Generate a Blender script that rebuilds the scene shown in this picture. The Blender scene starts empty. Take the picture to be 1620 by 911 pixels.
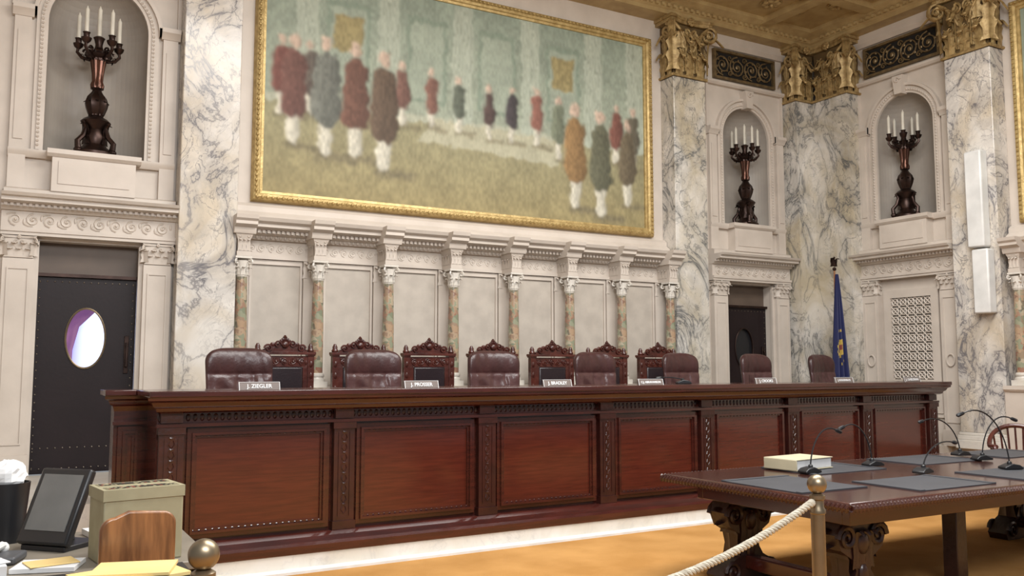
import bpy, bmesh, math, random
import numpy as np
from mathutils import Vector, Matrix
random.seed(5)
PI=math.pi
scn=bpy.context.scene
COL=scn.collection

# ------------------------------------------------------------------ builder
class B:
    def __init__(s):
        s.v=[];s.f=[];s.m=[];s.M=Matrix.Identity(4);s.mi=0
    def add(s,vs,fs):
        n=len(s.v)
        s.v+=[s.M@Vector(p) for p in vs]
        s.f+=[[i+n for i in f] for f in fs]
        s.m+=[s.mi]*len(fs)
    def box(s,x0,x1,y0,y1,z0,z1):
        s.add([(x0,y0,z0),(x1,y0,z0),(x1,y1,z0),(x0,y1,z0),(x0,y0,z1),(x1,y0,z1),(x1,y1,z1),(x0,y1,z1)],
              [(0,3,2,1),(4,5,6,7),(0,1,5,4),(1,2,6,5),(2,3,7,6),(3,0,4,7)])
    def taper(s,x0,x1,y0,y1,z0,z1,e):
        s.add([(x0,y0,z0),(x1,y0,z0),(x1,y1,z0),(x0,y1,z0),(x0-e,y0-e,z1),(x1+e,y0-e,z1),(x1+e,y1+e,z1),(x0-e,y1+e,z1)],
              [(0,3,2,1),(4,5,6,7),(0,1,5,4),(1,2,6,5),(2,3,7,6),(3,0,4,7)])
    def rect(s,x0,x1,z0,z1,y=0):
        s.add([(x0,y,z0),(x1,y,z0),(x1,y,z1),(x0,y,z1)],[(0,1,2,3)])
    def prof(s,p,x0,x1,m0=0,m1=0):
        n=len(p)
        vs=[(x0-m0*w,-w,z) for w,z in p]+[(x1+m1*w,-w,z) for w,z in p]
        fs=[(i,(i+1)%n,n+(i+1)%n,n+i) for i in range(n)]
        fs+=[tuple(range(n)),tuple(range(2*n-1,n-1,-1))]
        s.add(vs,fs)
    def prism(s,poly,y0,y1):
        n=len(poly)
        vs=[(x,y0,z) for x,z in poly]+[(x,y1,z) for x,z in poly]
        fs=[(i,(i+1)%n,n+(i+1)%n,n+i) for i in range(n)]
        fs+=[tuple(range(n)),tuple(range(2*n-1,n-1,-1))]
        s.add(vs,fs)
    def lathe(s,p,c=(0,0,0),n=16,sx=1,sy=1,flute=0,fl=0.0):
        vs=[];fs=[]
        for r,z in p:
            for i in range(n):
                a=2*PI*i/n
                rr=r*(1-fl*abs(math.sin(a*flute/2))) if flute else r
                vs.append((c[0]+rr*math.cos(a)*sx,c[1]+rr*math.sin(a)*sy,c[2]+z))
        for j in range(len(p)-1):
            for i in range(n):
                k=(i+1)%n
                fs.append((j*n+i,j*n+k,(j+1)*n+k,(j+1)*n+i))
        fs.append(tuple(range(n-1,-1,-1)));fs.append(tuple(range((len(p)-1)*n,len(p)*n)))
        s.add(vs,fs)
    def sph(s,c,r,n=8,m=6,sc=(1,1,1)):
        vs=[(c[0],c[1],c[2]-r*sc[2])];fs=[]
        for j in range(1,m):
            e=-PI/2+PI*j/m
            for i in range(n):
                a=2*PI*i/n
                vs.append((c[0]+r*sc[0]*math.cos(e)*math.cos(a),c[1]+r*sc[1]*math.cos(e)*math.sin(a),c[2]+r*sc[2]*math.sin(e)))
        vs.append((c[0],c[1],c[2]+r*sc[2]))
        for i in range(n):
            k=(i+1)%n
            fs.append((0,1+k,1+i))
            for j in range(m-2):
                a=1+j*n
                fs.append((a+i,a+k,a+n+k,a+n+i))
            fs.append((1+(m-2)*n+i,1+(m-2)*n+k,len(vs)-1))
        s.add(vs,fs)
    def tube(s,pts,r,n=6,closed=False,flat=1.0):
        pts=[Vector(p) for p in pts];N=len(pts)
        rf=r if callable(r) else (lambda t:r)
        vs=[];fs=[];prev=None
        for i,p in enumerate(pts):
            if closed: t=(pts[(i+1)%N]-pts[i-1])
            else: t=(pts[min(i+1,N-1)]-pts[max(i-1,0)])
            if t.length<1e-9: t=Vector((0,0,1))
            t.normalize()
            if prev is None:
                up=Vector((0,0,1)) if abs(t.z)<.9 else Vector((0,1,0))
                nn=(up-t*up.dot(t)).normalized()
            else:
                nn=(prev-t*prev.dot(t))
                nn=nn.normalized() if nn.length>1e-6 else prev
            prev=nn;bb=t.cross(nn)
            Rr=rf(i/(N-1))
            for k in range(n):
                a=2*PI*k/n
                vs.append(p+nn*(Rr*math.cos(a))+bb*(Rr*flat*math.sin(a)))
        for i in range(N if closed else N-1):
            for k in range(n):
                q=(k+1)%n;j=(i+1)%N
                fs.append((i*n+k,i*n+q,j*n+q,j*n+k))
        if not closed:
            fs.append(tuple(range(n-1,-1,-1)));fs.append(tuple(range((N-1)*n,N*n)))
        s.add(vs,fs)
    def spiral(s,c,Rd,turns,tr,e1=(1,0,0),e2=(0,0,1),a0=0,dirn=1,N=18,n=5,r1=.12):
        c=Vector(c);e1=Vector(e1);e2=Vector(e2);pts=[]
        for i in range(N):
            t=i/(N-1);a=a0+dirn*2*PI*turns*t;r=Rd*(1-(1-r1)*t)
            pts.append(c+e1*(r*math.cos(a))+e2*(r*math.sin(a)))
        s.tube(pts,lambda t:tr*(1-.35*t),n)
    def leaf(s,p,nrm,h,w,out,K=7,lobes=3.5,amp=.16,droop=0.0):
        p=Vector(p);nv=Vector(nrm).normalized();t=Vector((-nv.y,nv.x,0))
        vs=[];fs=[];cs=(-1,-.5,0,.5,1)
        for i in range(K):
            q=i/(K-1)
            z=h*math.sin(q*(2.05+droop));o=out*(.12*q+.88*q**3)
            wd=w/2*(1-.72*q**2.4)*(1+amp*math.cos(q*lobes*2*PI))
            for c in cs:
                vs.append(p+t*(c*wd)+nv*(o+.18*out*(1-abs(c))+(.10*out if abs(c)==1 else 0))+Vector((0,0,z-(.03*h if abs(c)==1 else 0))))
        for i in range(K-1):
            for j in range(4):
                a=i*5+j;fs.append((a,a+1,a+6,a+5))
        s.add(vs,fs)

def mk(name,b,mats,parent=None,bevel=0,smooth=True,ang=35,loc=None,rot=None,**pr):
    me=bpy.data.meshes.new(name)
    me.from_pydata([tuple(v) for v in b.v],[],b.f)
    if not isinstance(mats,(list,tuple)): mats=[mats]
    for m in mats: me.materials.append(m)
    me.polygons.foreach_set('material_index',b.m)
    bm=bmesh.new();bm.from_mesh(me)
    bmesh.ops.recalc_face_normals(bm,faces=bm.faces)
    bm.to_mesh(me);bm.free()
    if smooth:
        me.polygons.foreach_set('use_smooth',[True]*len(me.polygons))
        me.set_sharp_from_angle(angle=math.radians(ang))
    o=bpy.data.objects.new(name,me);COL.objects.link(o)
    if parent: o.parent=parent
    if loc: o.location=loc
    if rot: o.rotation_euler=rot
    if bevel:
        md=o.modifiers.new('b','BEVEL');md.width=bevel;md.segments=2;md.limit_method='ANGLE';md.angle_limit=math.radians(40)
    for k,v in pr.items(): o[k]=v
    return o
def root(name,label,category,loc=(0,0,0),rz=0,group=None):
    o=bpy.data.objects.new(name,None);COL.objects.link(o);o.empty_display_size=.1
    o.location=loc;o.rotation_euler=(0,0,rz);o['label']=label;o['category']=category
    if group:o['group']=group
    return o
def dup(o,parent=None,loc=None,rz=None):
    c=o.copy();COL.objects.link(c)
    c.parent=parent
    for ch in list(o.children): dup(ch,c)
    if loc: c.location=loc
    if rz is not None: c.rotation_euler=(0,0,rz)
    return c

# ------------------------------------------------------------------ materials
def nodes(name):
    m=bpy.data.materials.new(name);m.use_nodes=True
    nt=m.node_tree;bs=nt.nodes['Principled BSDF']
    return m,nt,bs
def MAT(name,col,rough=.5,metal=0,col2=None,scale=4,stretch=(1,1,1),bump=0,bscale=30,lo=.35,hi=.65,coat=0,detail=5,emis=None,es=0,bst=None,spec=.5):
    m,nt,bs=nodes(name);N=nt.nodes;L=nt.links
    bs.inputs['Roughness'].default_value=rough;bs.inputs['Metallic'].default_value=metal;bs.inputs['Specular IOR Level'].default_value=spec
    bs.inputs['Base Color'].default_value=(*col,1)
    if coat: bs.inputs['Coat Weight'].default_value=coat;bs.inputs['Coat Roughness'].default_value=.12
    tc=N.new('ShaderNodeTexCoord');mp=N.new('ShaderNodeMapping');mp.inputs['Scale'].default_value=stretch
    L.new(tc.outputs['Object'],mp.inputs['Vector'])
    if col2 is None: col2=tuple(c*.82 for c in col)
    nz=N.new('ShaderNodeTexNoise');nz.inputs['Scale'].default_value=scale;nz.inputs['Detail'].default_value=detail
    L.new(mp.outputs[0],nz.inputs['Vector'])
    rp=N.new('ShaderNodeValToRGB');rp.color_ramp.elements[0].position=lo;rp.color_ramp.elements[1].position=hi
    rp.color_ramp.elements[0].color=(*col,1);rp.color_ramp.elements[1].color=(*col2,1)
    L.new(nz.outputs['Fac'],rp.inputs[0]);L.new(rp.outputs[0],bs.inputs['Base Color'])
    if bump:
        n2=N.new('ShaderNodeTexNoise');n2.inputs['Scale'].default_value=bscale;n2.inputs['Detail'].default_value=4
        mp2=N.new('ShaderNodeMapping');mp2.inputs['Scale'].default_value=bst or stretch;L.new(tc.outputs['Object'],mp2.inputs['Vector'])
        L.new(mp2.outputs[0],n2.inputs['Vector'])
        bp=N.new('ShaderNodeBump');bp.inputs['Strength'].default_value=bump;bp.inputs['Distance'].default_value=.02
        L.new(n2.outputs['Fac'],bp.inputs['Height']);L.new(bp.outputs[0],bs.inputs['Normal'])
    if emis:
        bs.inputs['Emission Color'].default_value=(*emis,1);bs.inputs['Emission Strength'].default_value=es
    return m
def MARBLE(name,base,vein,tint,scale=1.3,w=.035,seed=0,rough=.25,vmix=.9,mlo=.42,mhi=.62,zs=.75,fine=.35,softk=.35):
    m,nt,bs=nodes(name);N=nt.nodes;L=nt.links
    bs.inputs['Roughness'].default_value=rough
    tc=N.new('ShaderNodeTexCoord');mp=N.new('ShaderNodeMapping');mp.inputs['Location'].default_value=(seed,seed*2.3,seed*.7)
    mp.inputs['Rotation'].default_value=(.5,.7,.3);mp.inputs['Scale'].default_value=(1,1,zs)
    L.new(tc.outputs['Object'],mp.inputs['Vector'])
    def noise(sc,det,dist,rg=.55):
        n=N.new('ShaderNodeTexNoise');n.inputs['Scale'].default_value=sc;n.inputs['Detail'].default_value=det
        n.inputs['Distortion'].default_value=dist;n.inputs['Roughness'].default_value=rg
        L.new(mp.outputs[0],n.inputs['Vector']);return n
    def vein_mask(sc,dist,width):
        n=noise(sc,7,dist,.6)
        s=N.new('ShaderNodeMath');s.operation='SUBTRACT';s.inputs[1].default_value=.5;L.new(n.outputs['Fac'],s.inputs[0])
        a=N.new('ShaderNodeMath');a.operation='ABSOLUTE';L.new(s.outputs[0],a.inputs[0])
        r=N.new('ShaderNodeMapRange');r.inputs['From Min'].default_value=0;r.inputs['From Max'].default_value=width
        r.inputs['To Min'].default_value=1;r.inputs['To Max'].default_value=0;L.new(a.outputs[0],r.inputs['Value'])
        return r
    def mth(op,a,bb,c=None):
        n=N.new('ShaderNodeMath');n.operation=op
        for i,x in enumerate((a,bb,c)):
            if x is None: continue
            if isinstance(x,(int,float)): n.inputs[i].default_value=x
            else: L.new(x,n.inputs[i])
        return n.outputs[0]
    v1=vein_mask(scale,1.2,w).outputs[0];v2=vein_mask(scale*2.4,1.0,w*.7).outputs[0];v3=vein_mask(scale*5,1.2,w*.8).outputs[0]
    msk=noise(scale*.8,3,.3)
    mr=N.new('ShaderNodeMapRange');mr.inputs['From Min'].default_value=mlo;mr.inputs['From Max'].default_value=mhi;L.new(msk.outputs['Fac'],mr.inputs['Value'])
    k=mr.outputs[0]
    a=mth('MULTIPLY',v1,mth('MULTIPLY_ADD',k,.5,.5))
    c=mth('MULTIPLY',mth('MULTIPLY',v2,k),.8);d=mth('MULTIPLY',mth('MULTIPLY',v3,k),fine)
    mx=mth('MAXIMUM',mth('MAXIMUM',a,c),d)
    soft=vein_mask(scale,1.2,w*4).outputs[0]
    mx=mth('MAXIMUM',mx,mth('MULTIPLY',mth('MULTIPLY',soft,k),softk))
    mv=mth('MULTIPLY',mx,vmix)
    nb=noise(scale*1.1,4,.8)
    rp=N.new('ShaderNodeValToRGB');e=rp.color_ramp.elements;e[0].position=.4;e[1].position=.66;e[0].color=(*base,1);e[1].color=(*tint,1)
    L.new(nb.outputs['Fac'],rp.inputs[0])
    mix=N.new('ShaderNodeMix');mix.data_type='RGBA';L.new(mv,mix.inputs['Factor']);L.new(rp.outputs[0],mix.inputs['A']);mix.inputs['B'].default_value=(*vein,1)
    L.new(mix.outputs['Result'],bs.inputs['Base Color'])
    return m

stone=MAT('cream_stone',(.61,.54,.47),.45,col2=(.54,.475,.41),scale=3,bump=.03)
stone_shade=MAT('niche_shade_stone',(.37,.33,.285),.5,col2=(.32,.285,.25),scale=3)  # wall stone darkened to paint deeper shade inside the niches
panelstone=MAT('panel_stone',(.51,.455,.39),.4,col2=(.44,.39,.335),scale=6,detail=8)
marble=MARBLE('veined_marble',(.70,.66,.60),(.09,.095,.10),(.50,.43,.31),1.3,.032,3,.18,.95,.34,.54,fine=.45,softk=.45)
marble2=MARBLE('veined_marble_b',(.70,.66,.605),(.12,.115,.13),(.56,.48,.37),1.45,.032,9,.18,.95,.32,.52,fine=.45,softk=.42)
colmarble,nt_,bs_=nodes('breccia_marble')
vo=nt_.nodes.new('ShaderNodeTexVoronoi');vo.inputs['Scale'].default_value=15
tc_=nt_.nodes.new('ShaderNodeTexCoord');nn_=nt_.nodes.new('ShaderNodeTexNoise');nn_.inputs['Scale'].default_value=9
nt_.links.new(tc_.outputs['Object'],nn_.inputs['Vector'])
ad=nt_.nodes.new('ShaderNodeVectorMath');ad.operation='MULTIPLY_ADD';ad.inputs[1].default_value=(.25,.25,.25)
nt_.links.new(nn_.outputs['Color'],ad.inputs[0]);nt_.links.new(tc_.outputs['Object'],ad.inputs[2]);nt_.links.new(ad.outputs[0],vo.inputs['Vector'])
sx_=nt_.nodes.new('ShaderNodeSeparateColor');nt_.links.new(vo.outputs['Color'],sx_.inputs[0])
rp_=nt_.nodes.new('ShaderNodeValToRGB')
els=rp_.color_ramp.elements;els[0].position=0;els[0].color=(.19,.21,.14,1);els[1].position=1;els[1].color=(.42,.37,.27,1)
for p_,c_ in((.3,(.32,.32,.22)),(.5,(.30,.13,.09)),(.65,(.15,.15,.11)),(.82,(.40,.27,.17))):
    e_=els.new(p_);e_.color=(*c_,1)
nt_.links.new(sx_.outputs[0],rp_.inputs[0]);nt_.links.new(rp_.outputs[0],bs_.inputs['Base Color']);bs_.inputs['Roughness'].default_value=.2
whitem=MARBLE('white_marble',(.68,.64,.58),(.45,.42,.4),(.61,.56,.48),2,.02,4,.3,.5)
gold=MAT('gilded',(.50,.36,.165),.48,.4,col2=(.28,.185,.075),scale=14,bump=.25,bscale=35)
grilgold=MAT('dark_gilt_bronze',(.24,.17,.085),.5,.5,col2=(.13,.09,.045),scale=12)
goldfr=MAT('gilded_frame',(.58,.43,.19),.42,.5,col2=(.40,.28,.11),scale=14,bump=.2,bscale=35)
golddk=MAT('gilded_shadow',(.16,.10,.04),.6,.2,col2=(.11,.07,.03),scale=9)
goldpaint=MAT('gold_paint',(.48,.355,.17),.5,.1,col2=(.38,.265,.12),scale=5,bump=.08)
mahog=MAT('mahogany',(.060,.0125,.0085),.22,col2=(.036,.008,.006),scale=3,stretch=(1,1,8),coat=.5)
mahogp=MAT('mahogany_panel',(.088,.0155,.0085),.24,col2=(.055,.0098,.006),scale=6,stretch=(.7,1,9),lo=.3,hi=.7,coat=.5,detail=10)
mahogt=MAT('mahogany_top',(.062,.019,.013),.2,col2=(.040,.013,.009),scale=1.5,stretch=(1,6,1),coat=.5,detail=8)
carvedm=MAT('carved_mahogany',(.046,.0105,.0075),.34,col2=(.026,.0065,.005),scale=6,bump=.2,bscale=22,coat=.25)
carvedd=MAT('carved_dark_mahogany',(.026,.0075,.006),.4,col2=(.015,.005,.004),scale=6,bump=.2,bscale=22,coat=.15)
carvedr=MAT('carved_red_mahogany',(.085,.0175,.011),.34,col2=(.042,.009,.0065),scale=6,bump=.25,bscale=22,coat=.3)
leather=MAT('burgundy_leather',(.058,.022,.021),.34,col2=(.044,.017,.016),scale=8,bump=.12,bscale=40)
leather2=MAT('burgundy_leather_gathered',(.088,.040,.038),.30,col2=(.060,.026,.025),scale=8,bump=.12,bscale=40)
blackl=MAT('black_leather',(.022,.014,.017),.3,bump=.1,bscale=50)
doorl=MAT('door_leather',(.013,.0065,.0075),.48,bump=.04,bscale=30,spec=.3)
stud=MAT('door_stud',(.16,.13,.10),.35,.8)
recess_shade=MAT('recess_shade_brown',(.12,.085,.063),.5)  # brown that paints in the shadow of the recess above the doors
bronze=MAT('dark_bronze',(.050,.028,.022),.36,.75,col2=(.025,.014,.011),scale=8)
copper=MAT('copper_bronze',(.14,.062,.042),.3,.8,col2=(.07,.035,.025),scale=8)
wax=MAT('ivory_candle',(.72,.68,.58),.5)
brass=MAT('aged_brass',(.30,.235,.155),.36,.85,col2=(.21,.165,.11),scale=6)
ropem=MAT('white_rope',(.52,.475,.385),.85,col2=(.38,.335,.26),scale=40)
carpet=MAT('orange_carpet',(.55,.295,.10),.95,col2=(.42,.21,.062),scale=1.6,bump=.5,bscale=180,detail=8,spec=.1)
greyc=MAT('desk_pad_grey',(.05,.052,.06),.55,bump=.08,bscale=90)
blackp=MAT('black_plastic',(.012,.012,.014),.4)
greyp=MAT('grey_plastic',(.09,.09,.095),.45)
screenm=MAT('screen_glass',(.10,.103,.10),.3,col2=(.16,.16,.155),scale=3)
whitep=MAT('white_paint',(.76,.76,.74),.45)
deskm=MAT('desk_laminate',(.22,.19,.15),.5)
paper=MAT('paper',(.78,.78,.78),.7)
yellowp=MAT('manila_paper',(.78,.58,.25),.7,col2=(.72,.52,.21))
olive=MAT('olive_card',(.33,.30,.19),.7,col2=(.29,.26,.16),scale=12)
olive2=MAT('olive_label',(.20,.17,.10),.7)
oak=MAT('oak_wood',(.34,.145,.052),.4,col2=(.14,.055,.02),scale=4,stretch=(8,8,1),coat=.3,detail=8)
darkv=MAT('dark_void',(.01,.008,.006),.9)
greyv=MAT('lattice_backing',(.22,.20,.17),.9)
bluef=MAT('blue_flag',(.010,.014,.075),.6)
yel=MAT('flag_yellow',(.50,.34,.06),.6)
redm=MAT('binding_red',(.22,.05,.035),.6)
plate=MAT('plate_brown',(.17,.135,.12),.45)
glow,nt_,bs_=nodes('daylight')
tc_=nt_.nodes.new('ShaderNodeTexCoord');sp_=nt_.nodes.new('ShaderNodeSeparateXYZ');nt_.links.new(tc_.outputs['Generated'],sp_.inputs[0])
rp_=nt_.nodes.new('ShaderNodeValToRGB');rp_.color_ramp.elements[0].position=.34;rp_.color_ramp.elements[0].color=(.14,.13,.60,1);rp_.color_ramp.elements[1].position=.54;rp_.color_ramp.elements[1].color=(.62,.72,1,1)
nt_.links.new(sp_.outputs[0],rp_.inputs[0]);nt_.links.new(rp_.outputs[0],bs_.inputs['Emission Color']);bs_.inputs['Emission Strength'].default_value=2.0
bs_.inputs['Base Color'].default_value=(.3,.3,.5,1)
curt=MAT('red_curtain',(.20,.09,.13),.8,emis=(.20,.09,.24),es=.8)  # emission paints a lit glow into the cloth
canvasm,nt_,bs_=nodes('painted_canvas')
va=nt_.nodes.new('ShaderNodeVertexColor');va.layer_name='Col'
nt_.links.new(va.outputs['Color'],bs_.inputs['Base Color']);bs_.inputs['Roughness'].default_value=.7

# ------------------------------------------------------------------ frames of reference
D=10.3;R=11.65;PZ=.52;CZ=7.12
def MB(xc): return Matrix.Translation((xc,D,0))
def MR(yc): return Matrix.Translation((R,yc,0))@Matrix.Rotation(-PI/2,4,'Z')
OW=.49;NB=3.86;SP=5.27;NR=.49;OT=2.92
# ------------------------------------------------------------------ walls
def wall_bay(b,x0,x1,door):
    if door:
        b.rect(x0,-OW,0,OT);b.rect(OW,x1,0,OT);b.rect(-OW,OW,0,PZ);b.rect(x0,x1,OT,NB)
        for sx in(-OW,OW): b.add([(sx,0,PZ),(sx,.24,PZ),(sx,.24,OT),(sx,0,OT)],[(0,1,2,3)])
        b.add([(-OW,0,OT),(OW,0,OT),(OW,.24,OT),(-OW,.24,OT)],[(0,1,2,3)])
    else: b.rect(x0,x1,0,NB)
    b.rect(x0,-NR,NB,6);b.rect(NR,x1,NB,6);b.rect(x0,x1,6,CZ)
    n=28
    A=[(-NR*math.cos(PI*i/n),SP+NR*math.sin(PI*i/n)) for i in range(n+1)]
    for (xa,za),(xb,zb) in zip(A,A[1:]):
        b.add([(xa,0,za),(xb,0,zb),(xb,0,6),(xa,0,6)],[(0,1,2,3)])
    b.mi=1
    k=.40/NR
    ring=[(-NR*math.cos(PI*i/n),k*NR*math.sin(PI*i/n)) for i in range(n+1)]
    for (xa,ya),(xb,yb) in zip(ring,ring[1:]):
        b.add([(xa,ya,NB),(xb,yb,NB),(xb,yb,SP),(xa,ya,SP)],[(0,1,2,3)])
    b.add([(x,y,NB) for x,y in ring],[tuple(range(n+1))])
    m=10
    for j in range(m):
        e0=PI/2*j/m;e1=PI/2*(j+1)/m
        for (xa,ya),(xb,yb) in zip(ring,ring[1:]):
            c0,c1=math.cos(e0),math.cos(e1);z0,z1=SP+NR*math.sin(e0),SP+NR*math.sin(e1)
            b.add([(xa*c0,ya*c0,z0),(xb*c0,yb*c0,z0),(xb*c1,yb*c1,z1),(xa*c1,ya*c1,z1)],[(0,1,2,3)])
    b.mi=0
LX,RX,RY=.69,10.12,8.5
b=B();b.M=MB(LX);wall_bay(b,-2.0,.95,True)
b.M=Matrix.Translation((0,D,0));b.rect(LX+.95,9.0,0,CZ)
b.M=MB(RX);wall_bay(b,9.0-RX,R-RX,True)
mk('wall_back',b,[stone,stone_shade],kind='structure')
b=B();b.M=MR(RY);wall_bay(b,RY-D,1.25,False);b.rect(1.25,RY+1,0,CZ)
mk('wall_right',b,[stone,stone_shade],kind='structure')
b=B();b.add([(-1.31,D,0),(-1.31,4.5,0),(-1.31,4.5,CZ),(-1.31,D,CZ)],[(0,1,2,3)])
mk('wall_left',b,stone,kind='structure')
b=B();b.box(-4,12,-2,8.0,-.1,0);mk('floor',b,carpet,kind='structure',smooth=False)
b=B();b.box(-1.31,R,7.95,D,0,PZ);mk('floor_platform',b,whitem,kind='structure',smooth=False)
b=B();b.box(-1.31,R,3.2,D,CZ,CZ+.1)
for x in (-.2,1.9,4.0,6.1,8.2,10.2): b.box(x-.1,x+.1,3.2,D,CZ-.10,CZ)
for y in (3.4,5.2,7.0,8.7): b.box(-1.31,R,y-.1,y+.1,CZ-.09,CZ)
mk('ceiling',b,goldpaint,kind='structure',smooth=False)
ent=[(0,6.87),(.33,6.87),(.33,6.93),(.36,6.95),(.36,7.0),(.42,7.03),(.5,7.06),(.5,7.12),(0,7.12)]
b=B();b.M=Matrix.Translation((0,D,0));b.prof(ent,-1.3,R)
x=-1.2
while x<R-.5:
    b.box(x,x+.05,-.40,-.3,6.955,7.0);x+=.11
mk('trim_1',b,goldpaint,kind='structure')
b=B();b.M=MR(0);b.prof(ent,-D,-1)
y=-9.7
while y<-5:
    b.box(y,y+.05,-.40,-.3,6.955,7.0);y+=.11
mk('trim_2',b,goldpaint,kind='structure')

# ------------------------------------------------------------------ ornaments
def scrolls(b,x0,x1,zc,h,y,tr):
    n=max(1,round((x1-x0)/(h*1.05)));w=(x1-x0)/n
    for i in range(n):
        cx=x0+w*(i+.5);d=1 if i%2 else -1
        b.spiral((cx,y,zc),h*.42,1.6,tr,a0=PI*.5*d,dirn=d,N=16,n=5)
        b.sph((cx,y,zc),tr*1.6,6,4)
        b.tube([(cx-w*.5,y,zc-d*h*.3),(cx-w*.25,y,zc-d*h*.42),(cx,y,zc-d*h*.42)],tr*.8,5)
        b.sph((cx+w*.5,y,zc+d*h*.15),tr*2,6,4,(.7,.5,1.6))
def abacus(b,w,d,e,za,zb):
    p=[(-w/2-e,0),(-w/2-e,-d-e),(-w/2-e*.2,-d-e)]
    nn=8
    for i in range(nn+1):
        t=i/nn;p.append((-w/2+w*t,-d-e*(.3+.55*(2*t-1)**2)))
    p+=[(w/2+e*.2,-d-e),(w/2+e,-d-e),(w/2+e,0)]
    n=len(p)
    b.add([(x,y,za) for x,y in p]+[(x,y,zb) for x,y in p],[(i,(i+1)%n,n+(i+1)%n,n+i) for i in range(n)]+[tuple(range(n)),tuple(range(2*n-1,n-1,-1))])
def capital(b,w,d,z0,z1,nx=3,sc=1.0,big=False,nears=(-1,1)):
    h=z1-z0
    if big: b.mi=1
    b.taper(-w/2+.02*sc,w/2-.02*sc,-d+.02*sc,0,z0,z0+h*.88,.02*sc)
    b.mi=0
    b.tube([(-w/2-.02*sc,-d-.02*sc,z0+h*.02),(w/2+.02*sc,-d-.02*sc,z0+h*.02)],.022*sc,8)
    for sx in nears: b.tube([(sx*(w/2+.02*sc),-d-.02*sc,z0+h*.02),(sx*(w/2+.02*sc),0,z0+h*.02)],.022*sc,8)
    out=.17*sc
    K=17 if big else 7;lb=5.5 if big else 3.5;am=.32 if big else .16
    lw=w/nx*(.80 if big else 1.05)
    for row,(zf,hf,o) in enumerate(((0.02,.40,.75),(.10,.60,1.05))):
        k=nx if row==0 else nx+1
        for i in range(k):
            x=-w/2+w*(i+.5)/k if row==0 else -w/2+w*i/(k-1)
            if row==1 and big and i in(0,k-1): continue
            b.leaf((x,-d+(.03*sc if row==1 else 0),z0+h*zf),(0,-1,0),h*hf,lw,out*o,K,lb,am,.35 if big else 0)
            if big:
                pts=[]
                for j in range(8):
                    q=j/7;pts.append((x,-d-out*o*(.12*q+.88*q**3+.2),z0+h*zf+h*hf*math.sin(q*2.3)))
                b.tube(pts,lambda t:.010*(1-.5*t),5)
                for sx in(-1,1):
                    for j in range(4):
                        q=.15+.2*j;zz=z0+h*zf+h*hf*math.sin(q*2.3);yy=-d-out*o*(.12*q+.88*q**3+.12)
                        b.tube([(x,yy,zz-.02),(x+sx*lw*.25,yy-.01,zz+.02),(x+sx*lw*.45*(1-.5*q),yy-.005,zz+.015)],.007,4)
                b.sph((x,-d-out*o*1.08,z0+h*zf+h*hf*.72),.026,6,5,(1.6,.8,.8))
        for sx in nears:
            for j in range(2 if row==0 else 1):
                b.leaf((sx*w/2,-d*(.25+.5*j if row==0 else .5),z0+h*zf),(sx,0,0),h*hf,d*(.42 if big else .6),out*o,K,lb,am,.35 if big else 0)
            if row==1: b.leaf((sx*w/2,-d,z0+h*zf),(sx,-1,0),h*hf*1.05,lw,out*1.5,K,lb,am,.3 if big else 0)
    s2=.7071
    for sx in nears:
        if big:
            for tt in(-.035,-.012,.012,.035):
                b.spiral((sx*(w/2+.05)+tt*s2,-d-.05+tt*s2*sx,z0+h*.76),h*.135,1.9,h*.024,e1=(sx*s2,-s2,0),a0=PI/2,dirn=-1,N=22)
            b.sph((sx*(w/2+.05),-d-.05,z0+h*.76),.035,8,6)
            b.tube([(sx*w*.12,-d-.02,z0+h*.45),(sx*w*.2,-d-.05,z0+h*.62),(sx*w*.36,-d-.06,z0+h*.78),(sx*(w/2+.05),-d-.06,z0+h*.89)],lambda t:.018+.01*t,6)
            b.leaf((sx*w*.30,-d-.02,z0+h*.48),(sx*.5,-1,0),h*.28,lw*.7,out*.7,11,3.5,.3)
        else:
            b.spiral((sx*(w/2+.05*sc),-d-.05*sc,z0+h*.76),h*.15,1.8,h*.04,e1=(sx*s2,-s2,0),a0=PI/2,dirn=-1)
        b.spiral((sx*w*.13,-d-.05*sc,z0+h*.72),h*.085,1.5,h*.022,e1=(-sx,0,0),a0=PI/2,dirn=-1)
        b.tube([(sx*w*.1,-d-.0,z0+h*.45),(sx*w*.2,-d-.03*sc,z0+h*.6),(sx*w*.14,-d-.05*sc,z0+h*.8)],h*.022,5)
        b.spiral((sx*(w/2+.05*sc),-d*.75,z0+h*.76),h*.13,1.8,h*.04,e1=(0,-1,0),a0=PI/2,dirn=-1)
    e=.09*sc
    abacus(b,w,d,e,z0+h*.89,z0+h*.945);abacus(b,w,d,e*1.25,z0+h*.945,z1-.003)
    za,zb=z0+h*.86,z1
    for i in range(8):
        a=2*PI*i/8;b.sph((.045*sc*math.cos(a),-d-e*.8,(za+zb)/2+.045*sc*math.sin(a)),.030*sc,6,4)
    b.sph((0,-d-e*1.0,(za+zb)/2),.03*sc,6,4)

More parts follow.
